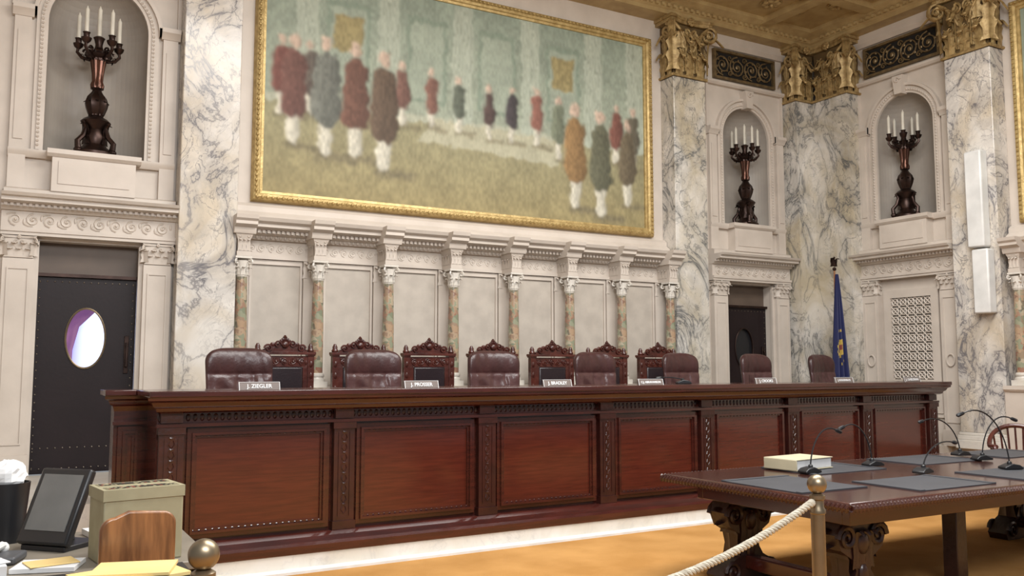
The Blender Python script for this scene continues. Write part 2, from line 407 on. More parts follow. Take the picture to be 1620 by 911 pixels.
# ------------------------------------------------------------------ bay trim
def archring(b,r0,r1,p,zb,n=28):
    pts0=[(-r0,zb)]+[(-r0*math.cos(PI*i/n),SP+r0*math.sin(PI*i/n)) for i in range(n+1)]+[(r0,zb)]
    pts1=[(-r1,zb)]+[(-r1*math.cos(PI*i/n),SP+r1*math.sin(PI*i/n)) for i in range(n+1)]+[(r1,zb)]
    m=len(pts0)
    vs=[(x,-p,z) for x,z in pts0]+[(x,-p,z) for x,z in pts1]+[(x,0,z) for x,z in pts0]+[(x,0,z) for x,z in pts1]
    fs=[]
    for i in range(m-1):
        fs+=[(i,i+1,m+i+1,m+i),(i,2*m+i,2*m+i+1,i+1),(m+i,m+i+1,3*m+i+1,3*m+i)]
    b.add(vs,fs)
def bay_trim(idx,M,door):
    b=B();b.M=M
    for sx in(-1,1):
        xa,xb=sorted((sx*.52,sx*.80))
        b.box(xa,xb,-.10,0,PZ,2.715)
        b.box(xa-.02,xb+.02,-.13,0,PZ,PZ+.22)
        for q in((xa+.04,xa+.055,PZ+.335,2.605),(xb-.055,xb-.04,PZ+.335,2.605),(xa+.04,xb-.04,PZ+.32,PZ+.335),(xa+.04,xb-.04,2.605,2.62)):
            b.box(q[0],q[1],-.112,-.1,q[2],q[3])
        bb=b.M;b.M=M@Matrix.Translation(((xa+xb)/2,0,0));capital(b,.25,.10,2.72,2.945,3,.28);b.M=bb
    if door:
        for x0,x1 in((-.535,-.475),(.475,.535)): b.box(x0,x1,-.04,.002,PZ,OT-.01)
    else:
        b.box(-.5,.5,-.03,0,.9,1.34);b.box(-.46,.46,-.045,-.03,.96,1.3)
        for q in((-.46,-.34,1.44,2.66),(.34,.46,1.44,2.66),(-.46,.46,2.66,2.78),(-.46,.46,1.36,1.44)): b.box(q[0],q[1],-.05,0,q[2],q[3])
        for sx in(-1,1):
            pts=[(sx*.66+.06*math.cos(a),-.115,1.72+.085*math.sin(a)) for a in [2*PI*i/16 for i in range(16)]]
            b.tube(pts,.012,5,closed=True)
    b.prof([(0,2.95),(.12,2.95),(.12,2.985),(.135,2.985),(.135,3.02),(.10,3.02),(.10,3.2),(0,3.2)],-.83,.83)
    scrolls(b,-.78,.78,3.11,.15,-.104,.010)
    b.prof([(0,3.2),(.13,3.2),(.15,3.225),(.18,3.235),(.18,3.26),(.29,3.275),(.29,3.31),(.33,3.32),(.35,3.35),(0,3.35)],-.835,.835,0,0)
    x=-.81
    while x<.8: b.box(x,x+.03,-.21,-.17,3.232,3.268);x+=.055
    b.prof([(0,3.35),(.14,3.35),(.14,3.42),(.09,3.44),(0,3.44)],-.82,.82)
    b.box(-.40,.40,-.16,0,3.42,3.80);b.box(-.34,.34,-.17,-.15,3.5,3.74)
    b.prof([(0,3.78),(.17,3.78),(.2,3.81),(.2,3.858),(0,3.858)],-.45,.45)
    b.prof([(0,3.77),(.05,3.77),(.078,3.82),(.078,3.853),(0,3.853)],-.805,.805)
    for sx in(-1,1):
        xa,xb=sorted((sx*.645,sx*.80))
        b.box(xa,xb,-.06,0,3.44,SP);b.box(xa+.035,xb-.035,-.072,-.06,3.95,5.1)
        b.prof([(0,SP-.02),(.07,SP-.02),(.09,SP+.02),(.12,SP+.05),(.12,SP+.1),(0,SP+.1)],xa-.022,xb+.022)
    archring(b,.49,.525,.035,NB+.002);archring(b,.525,.56,.05,NB+.002);archring(b,.56,.60,.03,NB+.002)
    archring(b,.60,.64,.07,SP+.102)
    for i in range(41):
        a=PI*i/40;b.sph((-.5425*math.cos(a),-.05,SP+.5425*math.sin(a)),.016,5,4)
    z=NB+.05
    while z<SP:
        for sx in(-1,1): b.sph((sx*.5425,-.05,z),.016,5,4)
        z+=.045
    b.prism([(-.06,5.74),(.06,5.74),(.09,6.02),(-.09,6.02)],-.14,0)
    b.spiral((0,-.15,5.95),.05,1.3,.018,e1=(1,0,0))
    b.prof([(0,6.062),(.06,6.062),(.09,6.09),(.09,6.12),(0,6.12)],-.835,.835)
    b.box(-.83,-.79,-.04,0,SP+.104,6.06);b.box(.79,.83,-.04,0,SP+.104,6.06)
    b.prof([(0,6.68),(.05,6.68),(.1,6.74),(.1,6.868),(0,6.868)],-.95,.95)
    mk('trim_%d'%idx,b,stone,kind='structure')
    g=B();g.M=M;g.mi=1;g.rect(-.62,.62,6.2,6.62,-.01);g.mi=0
    for q in((-.66,.66,6.17,6.21),(-.66,.66,6.61,6.65),(-.66,-.62,6.21,6.61),(.62,.66,6.21,6.61)): g.box(q[0],q[1],-.06,0,q[2],q[3])
    for i in range(4):
        cx=-.465+.31*i;d=1 if i%2 else -1
        g.spiral((cx,-.035,6.41),.17,2.2,.014,a0=PI*.5*d,dirn=d,N=30,n=5)
        g.sph((cx,-.035,6.41),.035,6,4,(1,.5,1))
        for k in range(6):
            a=2*PI*k/6+.3;g.sph((cx+.12*math.cos(a),-.035,6.41+.12*math.sin(a)),.022,5,4,(1,.5,1))
        g.spiral((cx-.155,-.035,6.28),.05,1.3,.012,a0=0,dirn=d);g.spiral((cx-.155,-.035,6.54),.05,1.3,.012,a0=0,dirn=-d)
    mk('ventilation_grille',g,[grilgold,darkv],label='dark gilt pierced scrollwork grille set above the arched niche',category='grille',group='gilt scroll grilles')
bay_trim(3,MB(LX),True);bay_trim(4,MB(RX),True);bay_trim(5,MR(RY),False)
g=B();g.M=MR(RY);g.mi=1;g.rect(-.34,.34,1.44,2.66,-.005);g.mi=0
nx,nz=5,9
for i in range(nx):
    for j in range(nz):
        cx=-.34+.68*(i+.5)/nx;cz=1.44+1.22*(j+.5)/nz;r=.052
        g.tube([(cx+r*math.cos(a),-.025,cz+r*math.sin(a)) for a in [2*PI*k/8+PI/8 for k in range(8)]],.012,4,closed=True)
        for dx,dz in((.068,.068),(-.068,.068)):
            g.tube([(cx-dx,-.025,cz-dz),(cx+dx,-.025,cz+dz)],.010,4)
        g.tube([(cx-.068,-.025,cz),(cx-r,-.025,cz)],.010,4);g.tube([(cx+.068,-.025,cz),(cx+r,-.025,cz)],.010,4)
mk('lattice_grille',g,[stone,greyv],label='carved stone lattice screen set in the marble wall',category='grille')

# ------------------------------------------------------------------ doors
def door(idx,M,lit):
    b=B();b.M=M;a0,b0=.19,.315;zc=1.92;y=.12
    z0,z1=PZ,2.56;hw=.485
    angs=[2*PI*i/32 for i in range(32)]
    for cx,cz in((hw,z1),(-hw,z1),(-hw,z0),(hw,z0)): angs.append(math.atan2(cz-zc,cx)%(2*PI))
    angs=sorted(set(angs))
    def outer(a):
        c,s_=math.cos(a),math.sin(a);t=1e9
        if abs(c)>1e-6:t=min(t,(hw/abs(c)))
        if s_>1e-6:t=min(t,(z1-zc)/s_)
        if s_<-1e-6:t=min(t,(z0-zc)/s_)
        return (t*c,y,zc+t*s_)
    inn=[(a0*math.cos(a),y,zc+b0*math.sin(a)) for a in angs];bk=[(x,y+.05,z) for x,_,z in inn];out=[outer(a) for a in angs];n=len(angs)
    b.add(inn+out+bk,[(i,(i+1)%n,n+(i+1)%n,n+i) for i in range(n)]+[(i,(i+1)%n,2*n+(i+1)%n,2*n+i) for i in range(n)])
    b.mi=1
    for k in range(24):
        z=z0+.06+k*(z1-z0-.12)/23
        for sx in(-1,1): b.sph((sx*(hw-.035),y,z),.009,6,4)
    for k in range(14):
        x=-hw+.035+k*(2*hw-.07)/13
        for z in(z0+.05,z0+.26,z1-.05): b.sph((x,y,z),.009,6,4)
    d=mk('door_%d'%idx,b,[doorl,stud],kind='structure',smooth=False)
    f=B();f.M=M;f.rect(-.49,.49,z1+.03,OT,.16);f.mi=1;f.box(-.49,.49,.08,.17,z1,z1+.035);mk('recess_shade_panel',f,[recess_shade,bronze],parent=d)
    f=B();f.M=M;f.tube([(a0*math.cos(a),y-.005,zc+b0*math.sin(a)) for a in [2*PI*k/40 for k in range(40)]],.011,6,closed=True)
    mk('window_frame',f,brass if lit else bronze,parent=d)
    f=B();f.M=M;f.box(.38,.425,y-.02,y,1.55,1.95);f.box(.39,.415,y-.05,y-.02,1.62,1.66);f.box(.39,.415,y-.05,y-.02,1.84,1.88);f.box(.392,.413,y-.06,y-.045,1.62,1.88)
    mk('handle',f,bronze,parent=d,bevel=.003)
    g=B();g.M=M
    if lit:
        g.add([(-.5,.6,1.3),(.6,.6,1.3),(.6,.6,2.5),(-.5,.6,2.5)],[(0,1,2,3)])
        mk('window_1',g,glow,kind='structure')
        g=B();g.M=M;vs=[];fs=[]
        for k in range(34):
            t=k/33;yy=.33+.02*math.sin(t*26);x=-.42+.40*t
            vs+=[(x*.75-.10,yy,1.4),(x*.8-.09,yy,1.8),(x-.03,yy,2.05),(x+.34*t+.0,yy,2.45)]
        for k in range(33):
            for q in range(3): fs.append((4*k+q,4*k+4+q,4*k+5+q,4*k+1+q))
        g.add(vs,fs);mk('curtain',g,curt,label='dark red curtain glimpsed through the oval door window',category='curtain')
    else:
        g.add([(a0*math.cos(a),y+.03,zc+b0*math.sin(a)) for a in [2*PI*k/32 for k in range(32)]],[tuple(range(32))])
        mk('window_pane',g,blackp,parent=d)
door(1,MB(LX),True);door(2,MB(RX),False)

# ------------------------------------------------------------------ big pilasters
def pil_base(b,x0,x1,y0,y1):
    b.box(x0-.05,x1+.05,y0-.05,y1,PZ,PZ+.12);b.box(x0-.03,x1+.03,y0-.03,y1,PZ+.12,PZ+.18);b.box(x0-.015,x1+.015,y0-.015,y1,PZ+.18,PZ+.22)
def pilaster(M,w,mat,lab):
    r=root('pilaster',lab,'pilaster')
    b=B();b.M=M;b.box(-w/2,w/2,-.3,0,PZ+.22,5.95);mk('shaft',b,mat,parent=r,bevel=.01,smooth=False)
    b=B();b.M=M;pil_base(b,-w/2,w/2,-.3,0);mk('base',b,whitem,parent=r,bevel=.008)
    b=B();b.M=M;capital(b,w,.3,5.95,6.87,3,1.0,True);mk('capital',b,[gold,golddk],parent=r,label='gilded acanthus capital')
    return r
pilaster(MB(1.83),.62,marble2,'veined cream marble pilaster with gilded capital beside the mural')
pilaster(MB(8.73),.62,marble,'veined cream marble pilaster with gilded capital beside the mural')
pilaster(MR(7.28),.67,marble2,'veined cream marble pilaster on the side wall behind the white speaker')
r=root('pilaster','folded veined marble corner pilaster with gilded capital','pilaster')
b=B();b.add([(x,y,z) for z in (PZ+.22,5.95) for x,y in((10.98,D),(10.98,10.0),(11.35,10.0),(11.35,9.3),(R,9.3),(R,D))],
  [(0,1,7,6),(1,2,8,7),(2,3,9,8),(3,4,10,9),(4,5,11,10),(5,0,6,11),(0,1,2,3,4,5),(6,7,8,9,10,11)])
mk('shaft',b,marble,parent=r,smooth=False)
b=B();b.box(10.93,R,9.96,D,PZ,PZ+.2);b.box(11.3,R,9.25,9.96,PZ,PZ+.2);mk('base',b,whitem,parent=r,bevel=.008)
b=B();b.M=MB(11.19);capital(b,.42,.3,5.95,6.87,2,1.0,True,(-1,));b.M=MR(9.62);capital(b,.64,.3,5.95,6.868,3,1.0,True,(1,))
mk('capital',b,[gold,golddk],parent=r,label='gilded acanthus capital')

# ------------------------------------------------------------------ colonnade under mural
S=.875;X0=5.28-3.5*S
def column_thing(loc,rz=0):
    r=root('column','small mottled green and brown marble column with white capital under the mural','column',loc,rz,'small marble columns of the colonnade')
    b=B();b.lathe([(.070,1.55),(.072,1.7),(.070,2.1),(.060,2.62)],n=20);mk('shaft',b,colmarble,parent=r)
    b=B();b.box(-.1,.1,-.1,.1,1.38,1.45);b.lathe([(.1,1.45),(.1,1.475),(.085,1.485),(.08,1.5),(.09,1.51),(.09,1.53),(.074,1.55)],n=20);mk('base',b,whitem,parent=r)
    b=B();b.lathe([(.062,2.62),(.068,2.64),(.066,2.7),(.085,2.8)],n=16)
    for k in range(8):
        a=2*PI*k/8;b.leaf((.064*math.cos(a),.064*math.sin(a),2.64),(math.cos(a),math.sin(a),0),.09,.050,.050,6)
    for k in range(4):
        a=PI/4+PI/2*k;c,s_=math.cos(a),math.sin(a)
        b.leaf((.066*c,.066*s_,2.68),(c,s_,0),.12,.055,.065,6)
        b.spiral((.105*c,.105*s_,2.785),.032,1.4,.011,e1=(c,s_,0),a0=PI/2,dirn=-1,N=12)
    b.box(-.09,.09,-.09,.09,2.825,2.848)
    mk('capital',b,whitem,parent=r)
    return r
c0=column_thing((X0,10.06,0))
for k in range(1,8): dup(c0,None,(X0+k*S,10.06,0))
for y in (6.75,5.88,5.0): dup(c0,None,(R-.24,y,0),-PI/2)
def colonnade(idx,M,xs,xa,xb):
    b=B();b.M=M
    b.box(xa,xb,-.36,0,PZ,1.30);b.prof([(0,1.30),(.37,1.30),(.40,1.33),(.40,1.378),(0,1.378)],xa,xb)
    b.prof([(0,2.86),(.06,2.86),(.06,2.9),(.03,2.9),(.03,3.1),(0,3.1)],xa,xb)
    b.prof([(0,3.08),(.08,3.08),(.10,3.12),(.17,3.14),(.17,3.17),(.28,3.2),(.28,3.235),(.33,3.26),(.35,3.3),(0,3.3)],xa,xb)
    b.prof([(0,3.301),(.2,3.301),(.16,3.36),(.1,3.40),(.1,3.46),(.05,3.5),(0,3.5)],xa,xb)
    x=xa+.02
    while x<xb-.03: b.box(x,x+.03,-.21,-.16,3.142,3.175);b.sph((x+.015,-.10,3.105),.019,6,4,(.9,1,1.1));x+=.055
    for i,x in enumerate(xs):
        b.box(x-.078,x+.078,-.325,0,2.85,2.90);b.box(x-.068,x+.068,-.315,0,2.90,3.03)
        b.taper(x-.068,x+.068,-.315,0,3.03,3.1,.028)
        b.prof([(0,3.1),(.355,3.1),(.37,3.135),(.37,3.165),(.44,3.195),(.44,3.23),(.47,3.255),(.48,3.298),(0,3.298)],x-.12,x+.12)
        for q in(-.045,0,.045): b.leaf((x+q,-.316,2.91),(0,-1,0),.13,.045,.045,7,3.5,.25)
        for sx in(-1,1):
            for yy in(-.10,-.17,-.24): b.leaf((x+sx*.069,yy,2.91),(sx,0,0),.12,.06,.03,5)
            b.spiral((x+sx*.05,-.33,3.07),.022,1.2,.008,e1=(sx,0,0),N=9,n=4)
        b.box(x-.12,x+.12,-.05,0,1.38,2.858)
        b.box(x-.11,x+.11,-.385,-.1,1.31,1.376)
        for q in(-.10,.10): b.leaf((x+q,-.05,2.66),(0,-1,0),.18,.06,.06,7,3.5,.25)
    for xl,xr in zip(xs,xs[1:]):
        scrolls(b,xl+.10,xr-.10,2.99,.11,-.032,.006)
        b.box(xl+.13,xl+.155,-.03,0,1.4,2.80);b.box(xr-.155,xr-.13,-.03,0,1.4,2.80);b.box(xl+.13,xr-.13,-.03,0,2.80,2.855)
    b.mi=1
    for xl,xr in zip(xs,xs[1:]): b.rect(xl+.155,xr-.155,1.40,2.80,-.005)
    mk('trim_%d'%idx,b,[stone,panelstone],kind='structure')
colonnade(6,Matrix.Translation((0,D,0)),[X0+k*S for k in range(8)],2.15,8.41)
colonnade(7,MR(0),[-6.75,-5.88,-5.0],-6.93,-1)

# ------------------------------------------------------------------ murals: plain generic stand-in, loose colour masses
def lin(c):
    c=np.array(c,dtype=float)/255
    return np.where(c<=.04045,c/12.92,((c+.055)/1.055)**2.4)
rng=np.random.default_rng(4)
class Paint:
    def __init__(s,w,h,res):
        s.w,s.h=w,h;s.nx=int(w/res)+1;s.nz=int(h/res)+1
        x=np.linspace(0,w,s.nx);z=np.linspace(0,h,s.nz);s.X0,s.Z0=np.meshgrid(x,z)
        s.n1=s.noise(26,13);s.n2=s.noise(70,30);s.n3=s.noise(9,5);s.n4=s.noise(200,60)
        s.X=s.X0+.030*s.n2+.010*s.n4;s.Z=s.Z0+.030*s.noise(90,45)
        s.img=np.zeros((s.nz,s.nx,3))
    def noise(s,a,b_):
        g=rng.uniform(-1,1,(b_+2,a+2))
        u=np.linspace(0,a,s.nx);v=np.linspace(0,b_,s.nz)
        i=u.astype(int);f=u-i;f=f*f*(3-2*f);j=v.astype(int);q=v-j;q=q*q*(3-2*q)
        A=g[:,i]*(1-f)+g[:,i+1]*f
        return A[j]*(1-q)[:,None]+A[j+1]*q[:,None]
    def lay(s,al,col,shade=None):
        c=lin(col)[None,None,:]
        if shade is not None: c=c*shade[...,None]
        s.img=s.img*(1-al[...,None])+c*al[...,None]
    def cap(s,x0,z0,r0,x1,z1,r1,col,soft=.02,sh=.3):
        dx,dz=x1-x0,z1-z0;L=max(dx*dx+dz*dz,1e-9)
        t=np.clip(((s.X-x0)*dx+(s.Z-z0)*dz)/L,0,1);r=r0+(r1-r0)*t
        ex=s.X-x0-dx*t;ez=s.Z-z0-dz*t;d=np.sqrt(ex*ex+ez*ez)
        al=np.clip((r-d)/soft+.5,0,1)
        shd=1-sh*(ex*.85-ez*.4)/np.maximum(r,1e-4)
        s.lay(al,col,np.clip(shd,.45,1.6)*(1+.16*s.n4))
    def poly(s,p,col,sh=None,soft=.02):
        d2=np.full(s.X.shape,1e9);ins=np.zeros(s.X.shape,bool);n=len(p)
        for i in range(n):
            (xa,za),(xb,zb)=p[i],p[(i+1)%n]
            dx,dz=xb-xa,zb-za;L=max(dx*dx+dz*dz,1e-9)
            t=np.clip(((s.X-xa)*dx+(s.Z-za)*dz)/L,0,1)
            d2=np.minimum(d2,(s.X-xa-dx*t)**2+(s.Z-za-dz*t)**2)
            if za!=zb:
                c=((za>s.Z)!=(zb>s.Z))&(s.X<(xb-xa)*(s.Z-za)/(zb-za)+xa);ins^=c
        d=np.sqrt(d2)*np.where(ins,1,-1)
        s.lay(np.clip(d/soft+.5,0,1),col,sh)
    def blur(s,k):
        for _ in range(k):
            q=np.pad(s.img,((1,1),(1,1),(0,0)),mode='edge')
            s.img=(q[1:-1,1:-1]*2+q[:-2,1:-1]+q[2:,1:-1]+q[1:-1,:-2]+q[1:-1,2:])/6
def mass(P,x,z,h,col):
    P.cap(x-.05*h,z,.03*h,x+.25*h,z-.01,.03*h,(118,110,86),.08,0)
    P.cap(x,z+.06*h,.05*h,x,z+.35*h,.06*h,(196,192,176),.04)
    P.cap(x,z+.36*h,.125*h,x,z+.74*h,.10*h,col,.04,.35)
    P.cap(x,z+.93*h,.045*h,x,z+.90*h,.05*h,(188,166,148),.04)
def paint_hall(P,people):
    w,h=P.w,P.h;hz=h*.40
    t=np.clip((P.Z-hz)/(h-hz),0,1)[...,None]
    wall=lin((150,157,140))*(1-t)+lin((138,149,134))*t
    wall=wall*(1+.10*P.n1+.08*P.n3+.06*P.n4)[...,None]
    tf=np.clip(P.Z/hz,0,1)[...,None]
    fl=(lin((146,134,96))*(1-tf)+lin((146,142,112))*tf)*(1+.12*P.n1+.08*P.n4)[...,None]
    P.img=np.where((P.Z>hz)[...,None],wall,fl)
    k=1-.62*P.Z/hz;q=(P.X-w*.45)/np.maximum(k,.2)/.16
    ln=np.abs(q-np.round(q))
    P.img*=1-.22*(np.clip(1-ln/.07,0,1)*(P.Z<hz))[...,None]
    if not people: return
    P.poly([(0,hz),(w,hz),(w,hz+.09),(0,hz+.09)],(170,172,153))
    for x in(.5,1.55,2.6,3.65,4.7,5.45):
        P.poly([(x-.15,hz),(x+.15,hz),(x+.14,h),(x-.14,h)],(170,177,161))
        for j in range(5): P.cap(x-.10+j*.05,hz+.12,.006,x-.10+j*.05,h,.006,(140,148,132),.012,0)
    for x in(1.02,2.08,3.12,4.18):
        P.poly([(x-.28,hz+.25),(x+.28,hz+.25),(x+.28,h*.9),(x-.28,h*.9)],(128,141,125));P.poly([(x-.23,hz+.30),(x+.23,hz+.30),(x+.23,h*.87),(x-.23,h*.87)],(150,159,143),1+.08*P.n1)
    for x in(1.02,4.18): P.poly([(x-.18,hz+.75),(x+.18,hz+.75),(x+.18,h*.84),(x-.18,h*.84)],(146,134,94),1+.15*P.n4)
    P.poly([(1.95,hz*.78),(4.1,hz*.68),(4.0,hz*1.02),(2.2,hz*1.05)],(172,169,145),1+.08*P.n1)
    for a in((.2,.95,1.0,(112,72,64)),(.55,1.0,.95,(94,86,78)),(1.75,1.02,.85,(112,82,72)),(2.15,1.05,.8,(122,88,76)),(2.55,1.03,.78,(90,96,84)),(3.0,1.0,.75,(80,64,60)),
             (3.35,1.0,.8,(66,60,62)),(3.75,1.0,.85,(134,92,80)),(4.1,.85,.95,(108,114,96)),(5.1,.9,.92,(118,78,68)),(5.4,.86,.95,(98,92,78)),
             (.35,.6,1.4,(106,74,66)),(.75,.5,1.55,(106,108,100)),(1.12,.52,1.5,(104,74,62)),(1.5,.38,1.6,(94,78,64)),(4.38,.18,1.55,(136,108,72)),(4.82,.1,1.6,(94,94,76)),(5.3,.3,1.3,(100,90,72))): mass(P,*a)
    P.blur(7)
    P.img*=(1+.09*P.n4+.05*P.n2)[...,None]
def mural(M,W,H,lab,people=True):
    r=root('mural',lab,'painting')
    b=B();b.M=M;f=.13
    pr=[(0,0),(.05,0),(.09,.02),(.1,.04),(.07,.06),(.06,.09),(.04,.1),(.035,f),(0,f)]
    def side(T,L):
        n=len(pr)
        vs=[T@Vector((w_,-o,w_)) for o,w_ in pr]+[T@Vector((L-w_,-o,w_)) for o,w_ in pr]
        b.add(vs,[(i,(i+1)%n,n+(i+1)%n,n+i) for i in range(n)])
    side(Matrix.Identity(4),W)
    side(Matrix.Translation((W,0,0))@Matrix.Rotation(-PI/2,4,'Y'),H)
    side(Matrix.Translation((W,0,H))@Matrix.Rotation(PI,4,'Y'),W)
    side(Matrix.Translation((0,0,H))@Matrix.Rotation(PI/2,4,'Y'),H)
    q=.06
    while q<W-.05:
        for z in(.045,H-.045): b.sph((q,-.1,z),.02,6,4)
        q+=.06
    q=.06
    while q<H-.05:
        for x in(.045,W-.045): b.sph((x,-.1,q),.02,6,4)
        q+=.06
    mk('frame',b,goldfr,parent=r)
    w,h=W-2*f,H-2*f
    P=Paint(w,h,.0095 if people else .06);paint_hall(P,people)
    T=M@Matrix.Translation((f,-.012,f))
    Tm=np.array(T)
    pts=np.stack([P.X0.ravel(),np.zeros(P.X0.size),P.Z0.ravel(),np.ones(P.X0.size)],1)@Tm.T
    nx,nz=P.nx,P.nz
    idx=np.arange(nx*nz).reshape(nz,nx)
    fa=np.stack([idx[:-1,:-1],idx[:-1,1:],idx[1:,1:],idx[1:,:-1]],-1).reshape(-1,4)
    me=bpy.data.meshes.new('canvas')
    me.vertices.add(nx*nz);me.vertices.foreach_set('co',pts[:,:3].astype(np.float32).ravel())
    me.loops.add(fa.size);me.loops.foreach_set('vertex_index',fa.astype(np.int32).ravel())
    me.polygons.add(len(fa));me.polygons.foreach_set('loop_start',np.arange(0,fa.size,4,dtype=np.int32))
    me.update(calc_edges=True)
    ca=me.color_attributes.new('Col','FLOAT_COLOR','POINT')
    rgba=np.concatenate([np.clip(P.img,0,1).reshape(-1,3),np.ones((nx*nz,1))],1).astype(np.float32)
    ca.data.foreach_set('color',rgba.ravel())
    me.materials.append(canvasm)
    o=bpy.data.objects.new('canvas',me);COL.objects.link(o);o.parent=r
mural(Matrix.Translation((2.34,D,3.53)),5.86,3.02,'gilt framed mural with loose figure-like colour masses in a green hall')
mural(MR(0)@Matrix.Translation((-6.80,0,3.53)),5.0,3.02,'gilt framed mural on the side wall in muted green',False)

# ------------------------------------------------------------------ candelabra
def candelabrum(loc,rz):
    r=root('candelabrum','tall dark bronze candelabrum with ivory candles standing in an arched niche','candelabrum',loc,rz,'bronze candelabra in the wall niches')
    b=B();b.lathe([(.21,0),(.21,.03),(.19,.05),(.12,.1),(.1,.15)],n=3*8,sx=1,sy=.9)
    for k in range(3):
        a=PI/2+2*PI*k/3;c,s_=math.cos(a),math.sin(a)
        b.sph((.19*c,.19*s_,.035),.045,8,6,(1,1,.8))
        b.tube([(.19*c,.19*s_,.05),(.2*c,.2*s_,.13),(.14*c,.14*s_,.2),(.11*c,.11*s_,.3),(.15*c,.15*s_,.36)],lambda t:.032-.012*t,8)
        b.leaf((.1*c,.1*s_,.12),(c,s_,0),.22,.12,.07)
    b.lathe([(.1,.12),(.12,.2),(.09,.28),(.13,.34),(.15,.37),(.12,.4),(.07,.43)],n=20)
    mk('base',b,bronze,parent=r)
    b=B();b.lathe([(.06,.42),(.085,.46),(.11,.53),(.12,.58),(.10,.64),(.06,.69),(.045,.72),(.07,.74)],n=18,flute=9,fl=.12)
    for k in range(8):
        a=2*PI*k/8;b.leaf((.06*math.cos(a),.06*math.sin(a),.44),(math.cos(a),math.sin(a),0),.16,.07,.06)
    mk('vase',b,bronze,parent=r)
    b=B();b.lathe([(.065,.74),(.07,.78),(.055,.82),(.06,.9),(.075,1.0),(.085,1.05),(.06,1.07)],n=24,flute=12,fl=.12);mk('stem',b,copper,parent=r,label='fluted copper stem')
    b=B();b.lathe([(.05,1.05),(.12,1.08),(.14,1.1),(.1,1.13),(.05,1.16),(.035,1.22),(.05,1.28),(.06,1.3),(.03,1.32)],n=18)
    for k in range(8):
        a=2*PI*k/8;b.leaf((.07*math.cos(a),.07*math.sin(a),1.04),(math.cos(a),math.sin(a),0),.12,.07,.08)
    mk('crown',b,bronze,parent=r)
    A=B();A.tube([(.04,0,1.12),(.1,0,1.06),(.17,0,1.08),(.22,0,1.14),(.21,0,1.19)],lambda t:.022-.006*t,8)
    A.spiral((.12,0,1.14),.04,1.2,.012,e1=(1,0,0));A.leaf((.14,0,1.04),(1,0,0),.08,.05,.05)
    A.lathe([(.015,1.17),(.045,1.2),(.055,1.23),(.03,1.24),(.032,1.28),(.04,1.29)],c=(.21,0,0),n=10)
    C=B();C.lathe([(.021,1.28),(.021,1.54),(.012,1.555),(.004,1.58)],c=(.21,0,0),n=10)
    a0=mk('arm',A,bronze,parent=r);q0=mk('candle',C,wax,parent=r)
    for k in range(5):
        if k==0: oa,oc=a0,q0
        else:
            oa=a0.copy();oc=q0.copy();COL.objects.link(oa);COL.objects.link(oc);oa.parent=r;oc.parent=r
        for o in(oa,oc): o.rotation_euler=(0,0,2*PI*k/5+.25)
    C=B();C.lathe([(.022,1.31),(.022,1.62),(.012,1.635),(.004,1.66)],n=10);mk('candle',C,wax,parent=r)
    return r
ca_=candelabrum((LX,D+.0,NB),0)
dup(ca_,None,(RX,D+.0,NB),.5);dup(ca_,None,(R+.0,RY+.03,NB),1.0)

# ------------------------------------------------------------------ tall carved chairs
def carved_chair(loc):
    r=root('carved_armchair','tall carved mahogany chair with black leather back against the colonnade','chair',loc,0,'carved chairs along the wall')
    b=B()
    for sx in(-1,1):
        x=sx*.295
        b.box(x-.035,x+.035,.0,.07,.0,1.24);b.lathe([(.03,0),(.042,.02),(.028,.045),(.03,.065),(.012,.10)],c=(x,.035,1.26),n=10)
        b.box(x-.045,x+.045,-.01,.08,1.22,1.26)
        for z in(.7,.85,1.0,1.13): b.sph((x,0,z),.022,6,4,(1,.6,1.8))
    b.box(-.26,.26,.01,.06,1.10,1.22);b.box(-.26,.26,.01,.06,.5,.6)
    b.box(-.345,.345,-.02,.09,1.235,1.265)
    scrolls(b,-.24,.24,1.16,.09,.005,.008)
    for q in((-.26,-.205),(.205,.26)): b.box(q[0],q[1],.01,.06,.6,1.1)
    mk('back_frame',b,carvedr,parent=r,bevel=.004)
    b=B();zs=lambda z:1.265+(z-1.265)*.85
    pts=[(-.25,1.265)]+[(-.25+.5*i/12,zs(1.29+.10*math.sin(PI*i/12))) for i in range(13)]+[(.25,1.265)]
    b.prism(pts,.01,.06)
    for sx in(-1,1):
        b.spiral((sx*.185,.0,zs(1.31)),.045,1.5,.014,e1=(sx,0,0),a0=0)
        b.spiral((sx*.08,.0,zs(1.36)),.040,1.4,.013,e1=(-sx,0,0),a0=0)
        b.sph((sx*.13,.02,zs(1.36)),.03,6,5,(1.2,.6,.9))
    for k in range(7):
        a=PI*k/6;b.sph((.05*math.cos(a),.01,zs(1.38)+.042*math.sin(a)),.022,6,5,(1,.6,1))
    b.sph((0,0,zs(1.36)),.042,10,6,(1,.6,1));b.lathe([(.018,0),(.026,.02),(.008,.045)],c=(0,.02,zs(1.43)),n=8)
    mk('crest',b,carvedr,parent=r)
    b=B();b.box(-.205,.205,.0,.05,.6,1.1);mk('back_panel',b,blackl,parent=r,bevel=.02,label='black leather back panel')
    b=B();b.box(-.28,.28,-.5,.04,.40,.46);mk('seat_rail',b,carvedr,parent=r,bevel=.005)
    b=B();b.box(-.27,.27,-.49,.0,.46,.52);mk('seat',b,blackl,parent=r,bevel=.02,label='black leather seat')
    for sx in(-1,1):
        b=B();b.tube([(sx*.285,.0,.72),(sx*.29,-.2,.74),(sx*.3,-.4,.73),(sx*.3,-.47,.69)],.025,8);b.tube([(sx*.28,-.42,.46),(sx*.3,-.4,.73)],.02,8);mk('armrest',b,carvedr,parent=r)
        b=B();b.lathe([(.02,0),(.03,.03),(.022,.15),(.035,.3),(.035,.4)],c=(sx*.25,-.46,0),n=10);mk('leg',b,carvedr,parent=r)
    return r
